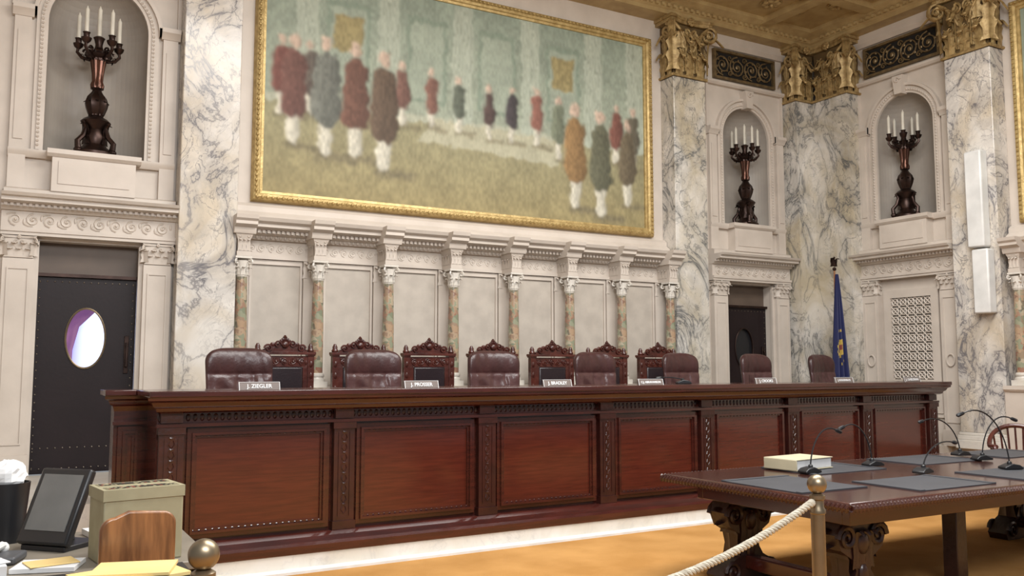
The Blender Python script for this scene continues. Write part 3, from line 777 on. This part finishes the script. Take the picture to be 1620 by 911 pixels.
cc=carved_chair((X0+.5*S,9.80,PZ))
for k in range(1,7): dup(cc,None,(X0+(k+.5)*S,9.80,PZ))

# ------------------------------------------------------------------ swivel chairs
def swivel(loc,rz):
    r=root('swivel_chair','burgundy leather high-back swivel chair behind the bench','chair',loc,rz,'leather swivel chairs behind the bench')
    b=B();nu,nv=81,60;z0,z1=.42,1.28;zc=.72
    def P(u,v,side):
        hw=.325*(1-.10*(1-v))
        if v>.82: hw*= (1-((v-.82)/.18)**3*.20)
        z=z0+(z1-z0)*v - (.032*abs(u)**4 if v>.75 else 0)*((v-.75)/.25 if v>.75 else 0)
        curve=.06*u*u
        e=max(0,1-abs(u)**10)**.5*max(0,1-abs(2*v-1)**16)**.5
        if side==0:
            th=.045*e
            if v>zc: th+=.020*e*math.sin(PI*min(1,(v-zc)/(1-zc)))+.002*e*math.sin(u*17+v*9)
            else:
                k=min(1,(zc-v)/.08)
                ph=u*9+2.2*math.sin(v*8+u*4)+1.3*math.sin(u*11+1)
                th+=k*e*(.006*math.sin(ph)+.005*math.sin(v*24+2.5*math.sin(u*3.3+v*2)))
                th-=.006*e*(1 if zc-v<.03 else 0)
            y=-th-curve
        else: y=.040*e-curve
        return (u*hw,y+.05+(.10*(v-.5)),z)
    for side in(0,1):
        vs=[P(-1+2*i/(nu-1),j/(nv-1),side) for j in range(nv) for i in range(nu)]
        b.mi=0
        fs=[(j*nu+i,j*nu+i+1,(j+1)*nu+i+1,(j+1)*nu+i) for j in range(nv-1) for i in range(nu-1)]
        n0=len(b.f);b.add(vs,fs)
        if side==0:
            for q in range(len(fs)):
                j=q//(nu-1)
                if j/(nv-1)<zc-.02: b.m[n0+q]=1
    mk('backrest',b,[leather,leather2],parent=r,ang=60)
    b=B();b.box(-.28,.28,-.45,.02,.42,.52);mk('seat',b,leather,parent=r,bevel=.035)
    for sx in(-1,1):
        b=B();b.box(sx*.32-.03,sx*.32+.03,-.33,.02,.64,.69);b.tube([(sx*.30,-.02,.45),(sx*.33,-.02,.65)],.018,6);b.tube([(sx*.30,-.3,.45),(sx*.33,-.3,.65)],.018,6);mk('armrest',b,leather,parent=r,bevel=.012)
    b=B();b.lathe([(.05,.08),(.05,.12),(.03,.14),(.03,.40),(.12,.42)],c=(0,-.22,0),n=12)
    for k in range(5):
        a=2*PI*k/5;b.tube([(0,-.22,.1),(.26*math.cos(a),-.22+.26*math.sin(a),.06)],.02,6);b.sph((.26*math.cos(a),-.22+.26*math.sin(a),.03),.03,8,6)
    mk('pedestal',b,mahog,parent=r)
    return r
sc=None
for (x,y,rz) in((1.93,8.72,.0),(3.30,8.74,.05),(4.73,8.75,-.04),(6.12,8.77,.1),(7.46,8.79,.12),(8.80,8.82,.15),(10.10,8.84,.2)):
    if sc is None: sc=swivel((x,y,PZ),rz)
    else: dup(sc,None,(x,y,PZ),rz)

# ------------------------------------------------------------------ bench
BR=.030
BM=Matrix.Translation((0,7.10,0))@Matrix.Rotation(BR,4,'Z')
bench=root('judges_bench','long deep red polished mahogany bench with slim pilasters and raised panels','bench',(0,7.10,0),BR)
PX=[1.10,2.48,3.86,5.24,6.59,7.94,9.27,10.60]
b=B();b.box(1.0,10.69,.12,.62,.13,1.38)
b.box(.76,1.02,.62,.80,.13,1.38)
mk('body',b,mahog,parent=bench,smooth=False)
b=B();b.box(.91,10.80,-.09,.68,1.385,1.43);b.box(.68,.91,.52,.86,1.385,1.43);b.box(.91,1.0,.68,.86,1.385,1.43);mk('worktop',b,mahog,parent=bench,bevel=.006)
b=B()
cp=[(-.12,1.384),(.08,1.384),(.078,1.36),(.05,1.345),(.035,1.315),(.012,1.30),(.004,1.275),(-.02,1.262),(-.12,1.262)]
b.prof(cp,.98,10.71,1,1)
b.M=Matrix.Translation((0,.62,0));b.prof([(0,1.262),(.004,1.275),(.012,1.30),(.035,1.315),(.05,1.345),(.078,1.36),(.08,1.384),(-.1,1.384),(-.1,1.262)],.76,1.01,1,0);b.M=Matrix.Identity(4)
b.box(.985,10.705,.04,.12,1.155,1.18);b.box(.745,1.0,.56,.62,1.155,1.18)
mk('cornice',b,mahog,parent=bench)
b=B()
x=1.02
while x<10.68:
    b.sph((x,.119,1.222),.030,6,5,(.62,.25,1));x+=.052
mk('egg_moulding',b,carvedm,parent=bench)
b=B();bp=[(-.12,.13),(.06,.13),(.06,.19),(.03,.21),(.02,.25),(-.02,.27),(-.12,.27)]
b.prof(bp,1.0,10.69,1,1);b.M=Matrix.Translation((0,.60,0));b.prof(bp,.78,1.02,1,0)
mk('base_moulding',b,mahog,parent=bench)
def benchpanel(x0,x1,z0=.30,z1=1.14,y=.12,beads=True):
    b=B()
    def fr(a,w,p0,p1):
        X0_,X1_,Z0_,Z1_=x0+a,x1-a,z0+a,z1-a
        b.box(X0_,X1_,y-p1,y-p0,Z0_,Z0_+w);b.box(X0_,X1_,y-p1,y-p0,Z1_-w,Z1_);b.box(X0_,X0_+w,y-p1,y-p0,Z0_+w,Z1_-w);b.box(X1_-w,X1_,y-p1,y-p0,Z0_+w,Z1_-w)
    b.mi=0;fr(0,.035,0,.03);fr(.035,.02,0,.050);fr(.055,.02,0,.030)
    if beads:
        x=x0+.06
        while x<x1-.06:
            for z in(z0+.064,z1-.064): b.sph((x,y-.030,z),.006,5,4,(2,1,1))
            x+=.05
    b.mi=1;b.box(x0+.075,x1-.075,y-.012,y,z0+.075,z1-.075)
    mk('panel',b,[mahog,mahogp],parent=bench,bevel=0,smooth=False)
for a,c in zip(PX,PX[1:]): benchpanel(a+.12,c-.12)
benchpanel(.79,.97,y=.62,beads=False)
for k,x in enumerate(PX):
    b=B();b.box(x-.09,x+.09,.06,.119,.27,1.154);b.box(x-.10,x+.10,.045,.12,.272,.34);b.box(x-.10,x+.10,.045,.12,1.10,1.153)
    for z in[.40+.085*i for i in range(8)]:
        b.leaf((x,.06,z),(0,-1,0),.085,.05,.010,7,3.5,.25)
        for sx in(-1,1): b.tube([(x,.058,z),(x+sx*.022,.055,z+.03),(x+sx*.012,.057,z+.06)],.004,4)
    for q in(-.052,.046): b.box(x+q,x+q+.006,.053,.06,.38,1.07)
    b.box(x-.08,x+.08,.06,.11,1.185,1.26)
    mk('pilaster',b,carvedm,parent=bench)
b=B();b.M=BM;b.box(.92,10.85,-.05,.7,0,.13);b.box(.70,.92,.5,.82,0,.13);mk('trim_8',b,whitem,kind='structure',bevel=.006)
b=B();b.M=BM;b.box(.80,10.95,-.17,-.05,0,.02);mk('trim_9',b,whitep,kind='structure')

# nameplates
def text_mesh(s,size):
    cu=bpy.data.curves.new('t','FONT');cu.body=s;cu.size=size;cu.align_x='CENTER';cu.align_y='CENTER';cu.extrude=.0012;cu.offset=.0008
    o=bpy.data.objects.new('t',cu);COL.objects.link(o)
    dg=bpy.context.evaluated_depsgraph_get();dg.update()
    me=bpy.data.meshes.new_from_object(o.evaluated_get(dg))
    bpy.data.objects.remove(o);me.materials.clear();me.materials.append(paper);return me
NP=[(1.74,'J. ZIEGLER'),(3.16,'J. PROSSER'),(4.60,'J. BRADLEY'),(5.76,'C.J. ABRAHAMSON'),(7.44,'J. CROOKS'),(8.77,'J. ROGGENSACK'),(10.09,'J. GABLEMAN')]
for x,s in NP:
    p=BM@Vector((x,.02,1.43))
    r=root('nameplate','small brown desk nameplate with white lettering on the bench top','nameplate',p,BR,'nameplates on the bench')
    b=B();b.prof([(0,0),(.03,0),(.012,.062),(0,.062)],-.16,.16);mk('plate',b,plate,parent=r,bevel=.002)
    b=B();b.prof([(.031,.0),(.033,0),(.015,.064),(.013,.064)],-.163,-.158);b.prof([(.031,.0),(.033,0),(.015,.064),(.013,.064)],.158,.163)
    b.prof([(0,.061),(.015,.061),(.015,.064),(0,.064)],-.163,.163);mk('border',b,paper,parent=r)
    me=text_mesh(s,.044 if len(s)<12 else .031)
    o=bpy.data.objects.new('lettering',me);COL.objects.link(o);o.parent=r
    o.rotation_euler=(PI/2-.28,0,0);o.location=(0,-.0232,.030)

# ------------------------------------------------------------------ counsel table
tx0,tx1,ty0,ty1=4.48,9.0,3.74,5.58
tab=root('counsel_table','large mahogany table with carved rope edge and scrolled legs','table',(tx0,ty0,0))
W=tx1-tx0;H=ty1-ty0
b=B();b.box(.03,W-.03,.03,H-.03,.728,.78);mk('tabletop',b,mahogt,parent=tab,bevel=.012)
b=B()
def edge(p0,p1):
    p0=Vector(p0);p1=Vector(p1);L=(p1-p0).length;d=(p1-p0)/L;n=int(L/.034);nr=Vector((d.y,-d.x,0))
    b.tube([p0,p1],.022,8)
    for i in range(n):
        c=p0+d*(L*(i+.5)/n)
        b.tube([c-d*.016+Vector((0,0,-.024))+nr*.004,c+nr*.020,c+d*.016+Vector((0,0,.022))+nr*.004],.0105,5)
z=.748
edge((0.02,.02,z),(W-.02,.02,z));edge((.02,H-.02,z),(.02,.02,z));edge((W-.02,.02,z),(W-.02,H-.02,z));edge((W-.02,H-.02,z),(.02,H-.02,z))
mk('edge_moulding',b,carvedm,parent=tab)
b=B();b.box(.22,W-.22,.2,.26,.60,.725);b.box(.22,W-.22,H-.26,H-.2,.60,.725);b.box(.221,.28,.26,H-.26,.601,.725);b.box(W-.28,W-.221,.26,H-.26,.601,.725)
b.box(.20,W-.20,.18,H-.18,.695,.727)
mk('apron',b,mahog,parent=tab,bevel=.004)
def tleg(x,y,s_):
    b=B();b.M=Matrix.Translation((x,y,0))
    pr=[(-.20,.597),(.20,.597),(.24,.52),(.20,.42),(.10,.36),(.08,.28),(.13,.20),(.24,.14),(.28,.06),(.25,0),(-.25,0),(-.28,.06),(-.22,.14),(-.10,.20),(-.06,.28),(-.10,.36),(-.20,.42),(-.24,.52)]
    b.prism([(a,z) for a,z in pr],-.09,.09)
    for yy in(-.095,.095):
        for sx in(-1,1):
            b.spiral((sx*.15,yy,.50),.085,1.7,.022,e1=(sx,0,0),N=22,n=6);b.spiral((sx*.18,yy,.09),.075,1.7,.020,e1=(sx,0,0),N=22,n=6)
        b.sph((0,yy,.46),.06,10,6,(1,.5,1.3));b.sph((0,yy,.25),.04,8,6,(1,.6,2))
    for sx in(-1,1):
        b.leaf((sx*.09,0,.2),(sx,0,0),.26,.16,.16);b.leaf((sx*.12,0,.36),(sx,0,0),.2,.16,.14)
    for q in(-.06,0,.06): b.leaf((q,-.09,.3),(0,-1,0),.25,.08,.07)
    mk('leg',b,carvedd,parent=tab)
for x in(.46,W-.55):
    for y in(.40,H-.42): tleg(x,y,1)
    b=B();b.box(x-.05,x+.05,.42,H-.42,.10,.2);mk('stretcher',b,mahog,parent=tab,bevel=.01)
for x in (1.68,):
    b=B();b.box(x-.06,x+.06,.42,.54,0,.597);b.box(x-.09,x+.09,.39,.57,0,.06);b.box(x-.08,x+.08,.40,.56,.56,.62);mk('support_post',b,carvedd,parent=tab,bevel=.008)
for k,(x,y,wx,wy) in enumerate(((4.88,4.58,.64,.76),(5.76,4.17,.84,.56),(5.86,5.16,.84,.56),(7.2,5.2,.84,.56),(6.95,4.17,.84,.56),(8.4,5.2,.8,.56),(8.1,4.17,.8,.56))):
    b=B()
    b.box(-wx/2,wx/2,-wy/2,wy/2,0,.006)
    if k==0: b.box(-wx/2,wx/2,-wy/2,-wy/2+.05,.006,.010);b.box(-wx/2,wx/2,wy/2-.05,wy/2,.006,.010)
    else: b.box(-wx/2,-wx/2+.05,-wy/2,wy/2,.006,.010);b.box(wx/2-.05,wx/2,-wy/2,wy/2,.006,.010)
    mk('desk_pad',b,greyc,loc=(x,y,.7805),label='dark grey leather desk pad on the mahogany table',category='desk pad',group='desk pads on the table')
bk=root('book','thick cream covered book lying on a desk pad','book',(5.66,5.24,.791),.12)
b=B();b.box(-.23,.23,-.15,.15,.008,.082);mk('pages',b,paper,parent=bk,bevel=.004)
b=B();b.box(-.24,.24,-.16,.16,.082,.090);b.box(-.24,.24,-.16,.16,0,.008);b.box(-.242,-.232,-.158,.158,.004,.086);mk('cover',b,MAT('cream_cover',(.50,.45,.31),.6),parent=bk,bevel=.003)
def mic(base,tip,z=.79):
    r=root('microphone','black gooseneck microphone on a wedge base','microphone',(base[0],base[1],z),0,'gooseneck microphones')
    dx,dy,dz=tip[0]-base[0],tip[1]-base[1],tip[2]-z
    a=math.atan2(dy,dx)
    b=B();b.M=Matrix.Rotation(a,4,'Z')
    b.prism([(-.09,0),(.07,0),(.07,.018),(0,.045),(-.06,.035),(-.09,.015)],-.05,.05);b.lathe([(.02,.03),(.018,.055),(.008,.065)],n=10)
    mk('base',b,blackp,parent=r,bevel=.006)
    pts=[]
    for i in range(15):
        t=i/14
        p=Vector((0,0,.05))*(1-t)**3+Vector((dx*.05,dy*.05,dz*.7))*3*t*(1-t)**2+Vector((dx*.45,dy*.45,dz*1.22))*3*t*t*(1-t)+Vector((dx,dy,dz))*t**3
        pts.append(p)
    b=B();b.tube(pts,.006,6);mk('gooseneck',b,blackp,parent=r)
    d=(pts[-1]-pts[-2]).normalized()
    b=B();b.tube([pts[-1]-d*.01,pts[-1],pts[-1]+d*.015,pts[-1]+d*.05,pts[-1]+d*.06],lambda t:(.007,.014,.016,.016,.009)[min(4,int(t*4+.5))],8);mk('microphone_head',b,blackp,parent=r)
mic((5.50,4.97),(5.78,4.95,1.11));mic((6.33,5.06),(6.05,5.10,1.12));mic((6.25,4.52),(6.75,4.6,1.0));mic((7.8,5.25),(7.35,5.3,1.12));mic((7.1,4.35),(6.75,4.5,1.24));mic((7.6,4.9),(7.9,4.8,1.15))
pbm=BM@Vector((6.50,.34,1.43));mic((pbm.x,pbm.y),(pbm.x-.22,pbm.y+.1,1.50),1.432)

# ------------------------------------------------------------------ stanchions and rope
def stanchion(loc):
    r=root('stanchion','aged brass rope post with ball finial','stanchion',loc,0,'brass rope posts')
    b=B();b.lathe([(.17,0),(.17,.012),(.14,.03),(.05,.05),(.033,.07)],n=32);mk('base',b,brass,parent=r)
    b=B();b.lathe([(.030,.05),(.030,.97),(.034,.975),(.034,.99),(.027,1.0),(.027,1.03),(.033,1.035),(.033,1.05),(.018,1.06)],n=24);mk('post',b,brass,parent=r)
    b=B();b.sph((0,0,1.098),.042,24,16);mk('ball_finial',b,brass,parent=r)
    return r
s1=stanchion((3.09,2.76,0));s2=dup(s1,None,(.482,2.55,0))
b=B()
pa=Vector((3.05,2.757,1.02));pb=Vector((.522,2.553,1.02));n=520;cen=[]
for i in range(n+1):
    t=i/n;p=pa.lerp(pb,t);p.z-=4*.24*t*(1-t);cen.append(p)
dr=(pb-pa).normalized();side_=Vector((0,0,1)).cross(dr).normalized()
for ph in range(3):
    pts=[]
    for i,p in enumerate(cen):
        t=cen[min(i+1,n)]-cen[max(i-1,0)];t.normalize();up=t.cross(side_).normalized()
        a=2*PI*(i/n*44)+2*PI*ph/3
        pts.append(p+(side_*math.cos(a)+up*math.sin(a))*.0095)
    b.tube(pts,.0078,6)
b.sph(pa,.018,8,6);b.sph(pb,.018,8,6)
mk('barrier_rope',b,ropem,label='twisted off-white rope slung between brass posts',category='rope')

# ------------------------------------------------------------------ flag
fl=root('flag','dark blue flag with golden emblem drooping from a pole','flag',(10.82,9.2,PZ))
b=B();b.lathe([(.16,0),(.16,.03),(.06,.06),(.03,.1)],n=24);mk('base',b,gold,parent=fl)
b=B();b.lathe([(.014,.05),(.014,2.56)],n=10);mk('pole',b,oak,parent=fl)
b=B();b.sph((0,0,2.58),.03,8,6);b.sph((0,0,2.68),.035,8,6,(.8,.8,1.5));b.sph((-.02,-.02,2.75),.018,6,5)
for sx in(-1,1): b.leaf((sx*.02,0,2.62),(sx,-.3,0),.13,.08,.07)
mk('eagle_finial',b,bronze,parent=fl)
b=B();nu,nv=60,48;vs=[]
for j in range(nv+1):
    v=j/nv
    for i in range(nu+1):
        u=i/nu;wd=.04+.30*v**.8
        x=-.05*v+ (u-.45)*wd;y=-.04+.05*(.3+v)*math.sin(u*PI*6+v)-.05*v
        vs.append((x,y,2.50-(1.95-.25*u)*v))
b.add(vs,[(j*(nu+1)+i,j*(nu+1)+i+1,(j+1)*(nu+1)+i+1,(j+1)*(nu+1)+i) for j in range(nv) for i in range(nu)])
for fi in range(len(b.f)):
    j=fi//nu;i=fi%nu;u=(i+.5)/nu-.48;v=(j+.5)/nv-.60
    rr=(u/.32)**2+(v/.14)**2
    shield=abs(u)<.14 and -.05<v<.08-abs(u)*.3
    if rr<1 and ((rr>.74 and (i*5+j*3)%7>2) or shield or (abs(abs(u)-.21)<.04 and v>-.05)): b.m[fi]=1
    if shield and abs(u)<.06 and abs(v-.01)<.025: b.m[fi]=2
mk('flag_cloth',b,[bluef,yel,redm],parent=fl)

# ------------------------------------------------------------------ speaker
sp=root('wall_speaker','slim white column loudspeaker mounted on the marble pilaster','speaker',(11.35,7.17,0))
b=B();b.box(-.16,0,-.12,.12,3.22,4.53);mk('upper_cabinet',b,whitep,parent=sp,bevel=.02)
b=B();b.box(-.16,0,-.16,.07,2.33,3.19);mk('lower_cabinet',b,whitep,parent=sp,bevel=.02)

# ------------------------------------------------------------------ ceiling rosettes
for (x,y) in((10.35,9.35),(10.75,8.9),(9.8,9.35),(10.75,8.2)):
    b=B()
    for rr,nn,s_ in((.10,8,.055),(.055,6,.04)):
        for k in range(nn):
            a=2*PI*k/nn;b.sph((rr*math.cos(a),rr*math.sin(a),-.02),s_,8,5,(1,1,.5))
    b.sph((0,0,-.04),.035,8,6);b.lathe([(.17,-.0),(.17,-.02),(.15,-.02),(.15,0)],n=24)
    mk('ceiling_rosette',b,gold,loc=(x,y,CZ-.0),label='gilded carved rosette on the ceiling soffit',category='ceiling ornament',group='gilded ceiling rosettes')

# ------------------------------------------------------------------ captain's chair
cr=root('wooden_armchair','dark red-brown wooden armchair with bent arm rail behind the table','chair',(10.0,6.0,0),-.9)
b=B();pts=[(.30*math.cos(a),.28*math.sin(a),.72+.22*max(0,math.sin(a))) for a in [-.6+ (PI+1.2)*i/24 for i in range(25)]];b.tube(pts,.026,8)
for sx in(-1,1): b.spiral((sx*.27,-.18,.70),.04,1.2,.016,e1=(0,-1,0))
mk('arm_rail',b,carvedr,parent=cr)
b=B()
for x in(-.24,-.16,-.08,0,.08,.16,.24): b.tube([(x*.8,.2,.44),(x,.28*math.sqrt(max(.05,1-(x/.30)**2)),.72+.22*math.sqrt(max(.0,1-(x/.30)**2)))],.012,6)
mk('backrest',b,carvedr,parent=cr)
b=B();b.box(-.26,.26,-.26,.26,.42,.46);mk('seat',b,carvedr,parent=cr,bevel=.015)
for sx in(-1,1):
    for sy in(-1,1):
        b=B();b.tube([(sx*.2,sy*.2,.43),(sx*.24,sy*.24,.0)],.02,8);mk('leg',b,carvedr,parent=cr)
    b=B();b.tube([(sx*.25,-.05,.44),(sx*.29,-.08,.70)],.016,6);mk('arm_post',b,carvedr,parent=cr)

# ------------------------------------------------------------------ clerk desk and clutter
dk=root('clerk_desk','cluttered clerk desk beside the rope barrier','desk',(-.25,4.80,0))
b=B();b.box(-.85,1.12,-.45,.62,.68,.72);mk('desktop',b,deskm,parent=dk,bevel=.006)
b=B();b.box(-.80,-.30,-.38,.5,0,.68);b.box(1.05,1.10,-.38,.5,0,.68);b.box(-.3,1.05,.48,.52,.15,.68);mk('pedestal',b,blackp,parent=dk,bevel=.005)
mo=root('touch_monitor','black tilted desktop monitor on a stand on the clerk desk','monitor',(.22,4.97,.72),-.80)
b=B();b.M=Matrix.Translation((0,0,.21))@Matrix.Rotation(-.42,4,'X')
b.box(-.15,.15,0,.045,-.19,.19);mk('housing',b,blackp,parent=mo,bevel=.012)
s=B();s.M=b.M;s.box(-.118,.118,-.004,0,-.125,.155);mk('screen',s,screenm,parent=mo)
s=B();s.box(-.13,.13,-.06,.18,0,.025);s.tube([(0,.10,.02),(0,.08,.2)],.035,8);mk('stand',s,blackp,parent=mo,bevel=.004)
bx=root('file_box','olive card file box with dark printed label strips on the lid','box',(.55,4.56,.72),.15)
b=B();b.box(-.175,.175,-.13,.13,0,.31);mk('box_body',b,olive,parent=bx,bevel=.006)
b=B();b.box(-.18,.18,-.135,.135,.285,.335)
rr=random.Random(3)
for y0 in (-.11,.035):
    b.mi=1;b.box(-.16,.16,y0,y0+.075,.334,.3365)
    for i in range(20):
        for j in range(3):
            b.mi=rr.choice((2,3,2,2,0));b.box(-.150+i*.015,-.139+i*.015,y0+.006+j*.022,y0+.006+j*.022+.014,.336,.338)
mk('lid',b,[olive,olive2,blackp,redm],parent=bx)
ch=root('oak_chair','oak chair with rounded solid back in front of the file box','chair',(.49,3.98,0),.12)
b=B();r_=.055;pts=[(-.148,.62),(.148,.62)]+[(.148-r_+r_*math.cos(a),.955+r_*math.sin(a)) for a in [PI/2*i/8 for i in range(9)]]+[(-.04,1.022)]+[(-.148+r_+r_*math.cos(a),.945+r_*math.sin(a)) for a in [PI/2+PI/2*i/8 for i in range(9)]]
b.prism(pts,-.014,.014);mk('backrest',b,oak,parent=ch,bevel=.008)
b=B();b.box(-.19,.19,-.03,.34,.43,.46);mk('seat',b,oak,parent=ch,bevel=.01)
for sx in(-1,1):
    b=B();b.tube([(sx*.155,-.02,0),(sx*.13,0,.64)],.018,8);mk('leg',b,oak,parent=ch)
    b=B();b.tube([(sx*.17,.31,0),(sx*.165,.30,.44)],.018,8);mk('leg',b,oak,parent=ch)
ct=root('low_cabinet','low dark cabinet holding folders and papers','cabinet',(.33,3.60,0))
b=B();b.box(-.45,.30,-.22,.20,0,.81);mk('body',b,blackp,parent=ct,bevel=.008)
b=B();b.box(-.46,.31,-.23,.21,.81,.83);mk('top',b,blackp,parent=ct,bevel=.004)
def sheet(name,loc,w,h,t,rz,m,lab,cat,tilt=0):
    b=B();b.box(-w/2,w/2,-h/2,h/2,0,t);o=mk(name,b,m,loc=loc,rot=(tilt,0,rz),bevel=.001,label=lab,category=cat);return o
sheet('manila_folder',(.42,3.63,.832),.36,.26,.014,.25,yellowp,'bright manila folder lying on the low cabinet','folder')
sheet('manila_folder',(.44,3.65,.848),.28,.22,.012,-.3,yellowp,'bright manila folder lying on another folder','folder')
sheet('paper_sheet',(.06,3.50,.832),.24,.16,.012,.1,paper,'small white papers on the low cabinet','paper')
sheet('paper_sheet',(-.15,4.48,.722),.34,.2,.045,.1,paper,'stack of white papers on the clerk desk','paper')
sheet('paper_sheet',(-.12,4.49,.769),.28,.18,.006,.35,paper,'loose white sheets on top of a paper stack','paper')
sheet('paper_sheet',(.19,4.50,.722),.26,.2,.02,-.3,paper,'loose white papers beside the monitor','paper')
sheet('paper_sheet',(.20,4.50,.744),.20,.15,.004,.2,yellowp,'buff sheet lying on white papers','paper')
sheet('paper_sheet',(.50,5.25,.722),.22,.18,.03,.2,paper,'white papers at the back of the clerk desk','paper')
sheet('notebook',(.74,5.20,.722),.16,.2,.02,-.2,yellowp,'buff notebook at the back of the clerk desk','notebook')
kb=root('keyboard','black keyboard on the clerk desk','keyboard',(-.22,4.98,.722),-.5)
b=B();b.box(-.2,.2,-.07,.07,0,.015);mk('keyboard_body',b,blackp,parent=kb,bevel=.004)
b=B()
for i in range(14):
    for j in range(4): b.box(-.185+i*.0265,-.163+i*.0265,-.055+j*.028,-.033+j*.028,.015,.022)
mk('keys',b,greyc,parent=kb)
ph=root('telephone','dark desk telephone with white handset','telephone',(.02,4.74,.722),-.3)
b=B();b.box(-.07,.07,-.09,.09,0,.035);mk('cradle',b,greyp,parent=ph,bevel=.01)
b=B();b.tube([(-.03,-.08,.05),(-.03,-.05,.065),(-.03,.05,.065),(-.03,.08,.05)],.018,8);b.sph((-.03,-.075,.05),.026,8,6);b.sph((-.03,.075,.05),.026,8,6);mk('handset',b,whitep,parent=ph)
cu=root('pen_holder','black mesh cup stuffed with crumpled white paper','desk organiser',(.02,5.28,.72))
b=B();b.lathe([(.08,0),(.08,.01),(.105,.30),(.098,.30),(.07,.012)],n=20);mk('cup',b,blackp,parent=cu)
b=B()
n,m=18,12;vs=[];rq=random.Random(8)
for j in range(m+1):
    for i in range(n):
        a=2*PI*i/n;e=-PI/2+PI*j/m;rr_=.085*(1+rq.uniform(-.12,.12)*(1 if 0<j<m else 0))
        vs.append((rr_*math.cos(e)*math.cos(a),rr_*math.cos(e)*math.sin(a),.33+rr_*.95*math.sin(e)))
b.add(vs,[(j*n+i,j*n+(i+1)%n,(j+1)*n+(i+1)%n,(j+1)*n+i) for j in range(m) for i in range(n)])
mk('crumpled_paper',b,paper,parent=cu,smooth=False)

# ------------------------------------------------------------------ lights, world, camera
def area(name,loc,rot,sx,sy,p,col):
    l=bpy.data.lights.new(name,'AREA');l.shape='RECTANGLE';l.size=sx;l.size_y=sy;l.energy=p;l.color=col
    o=bpy.data.objects.new(name,l);COL.objects.link(o);o.location=loc;o.rotation_euler=rot;return o
area('skylight',(5.2,4.3,6.97),(0,0,0),7,3.2,980,(1,.99,.97))
area('front_fill',(1.0,-1.5,5.6),(math.radians(60),0,math.radians(-24)),3.5,2,500,(.97,.985,1))  # added frontal fill from behind the camera, not an actual window
area('ceiling_uplight',(5.0,1.5,4.9),(math.radians(155),0,0),6,1,170,(1,.92,.76))  # added out-of-view uplight to brighten the ceiling
w=bpy.data.worlds.new('w');scn.world=w;w.use_nodes=True
w.node_tree.nodes['Background'].inputs[0].default_value=(.92,.96,1,1);w.node_tree.nodes['Background'].inputs[1].default_value=.28
scn.view_settings.view_transform='Standard'
cam=bpy.data.cameras.new('cam');cam.sensor_width=36;cam.sensor_fit='HORIZONTAL';cam.lens=1400/1620*36;cam.clip_start=.05
co=bpy.data.objects.new('camera',cam);COL.objects.link(co);co.location=(0,0,1.6)
co.rotation_euler=(math.radians(90+5.2),0,math.radians(-29.5));scn.camera=co
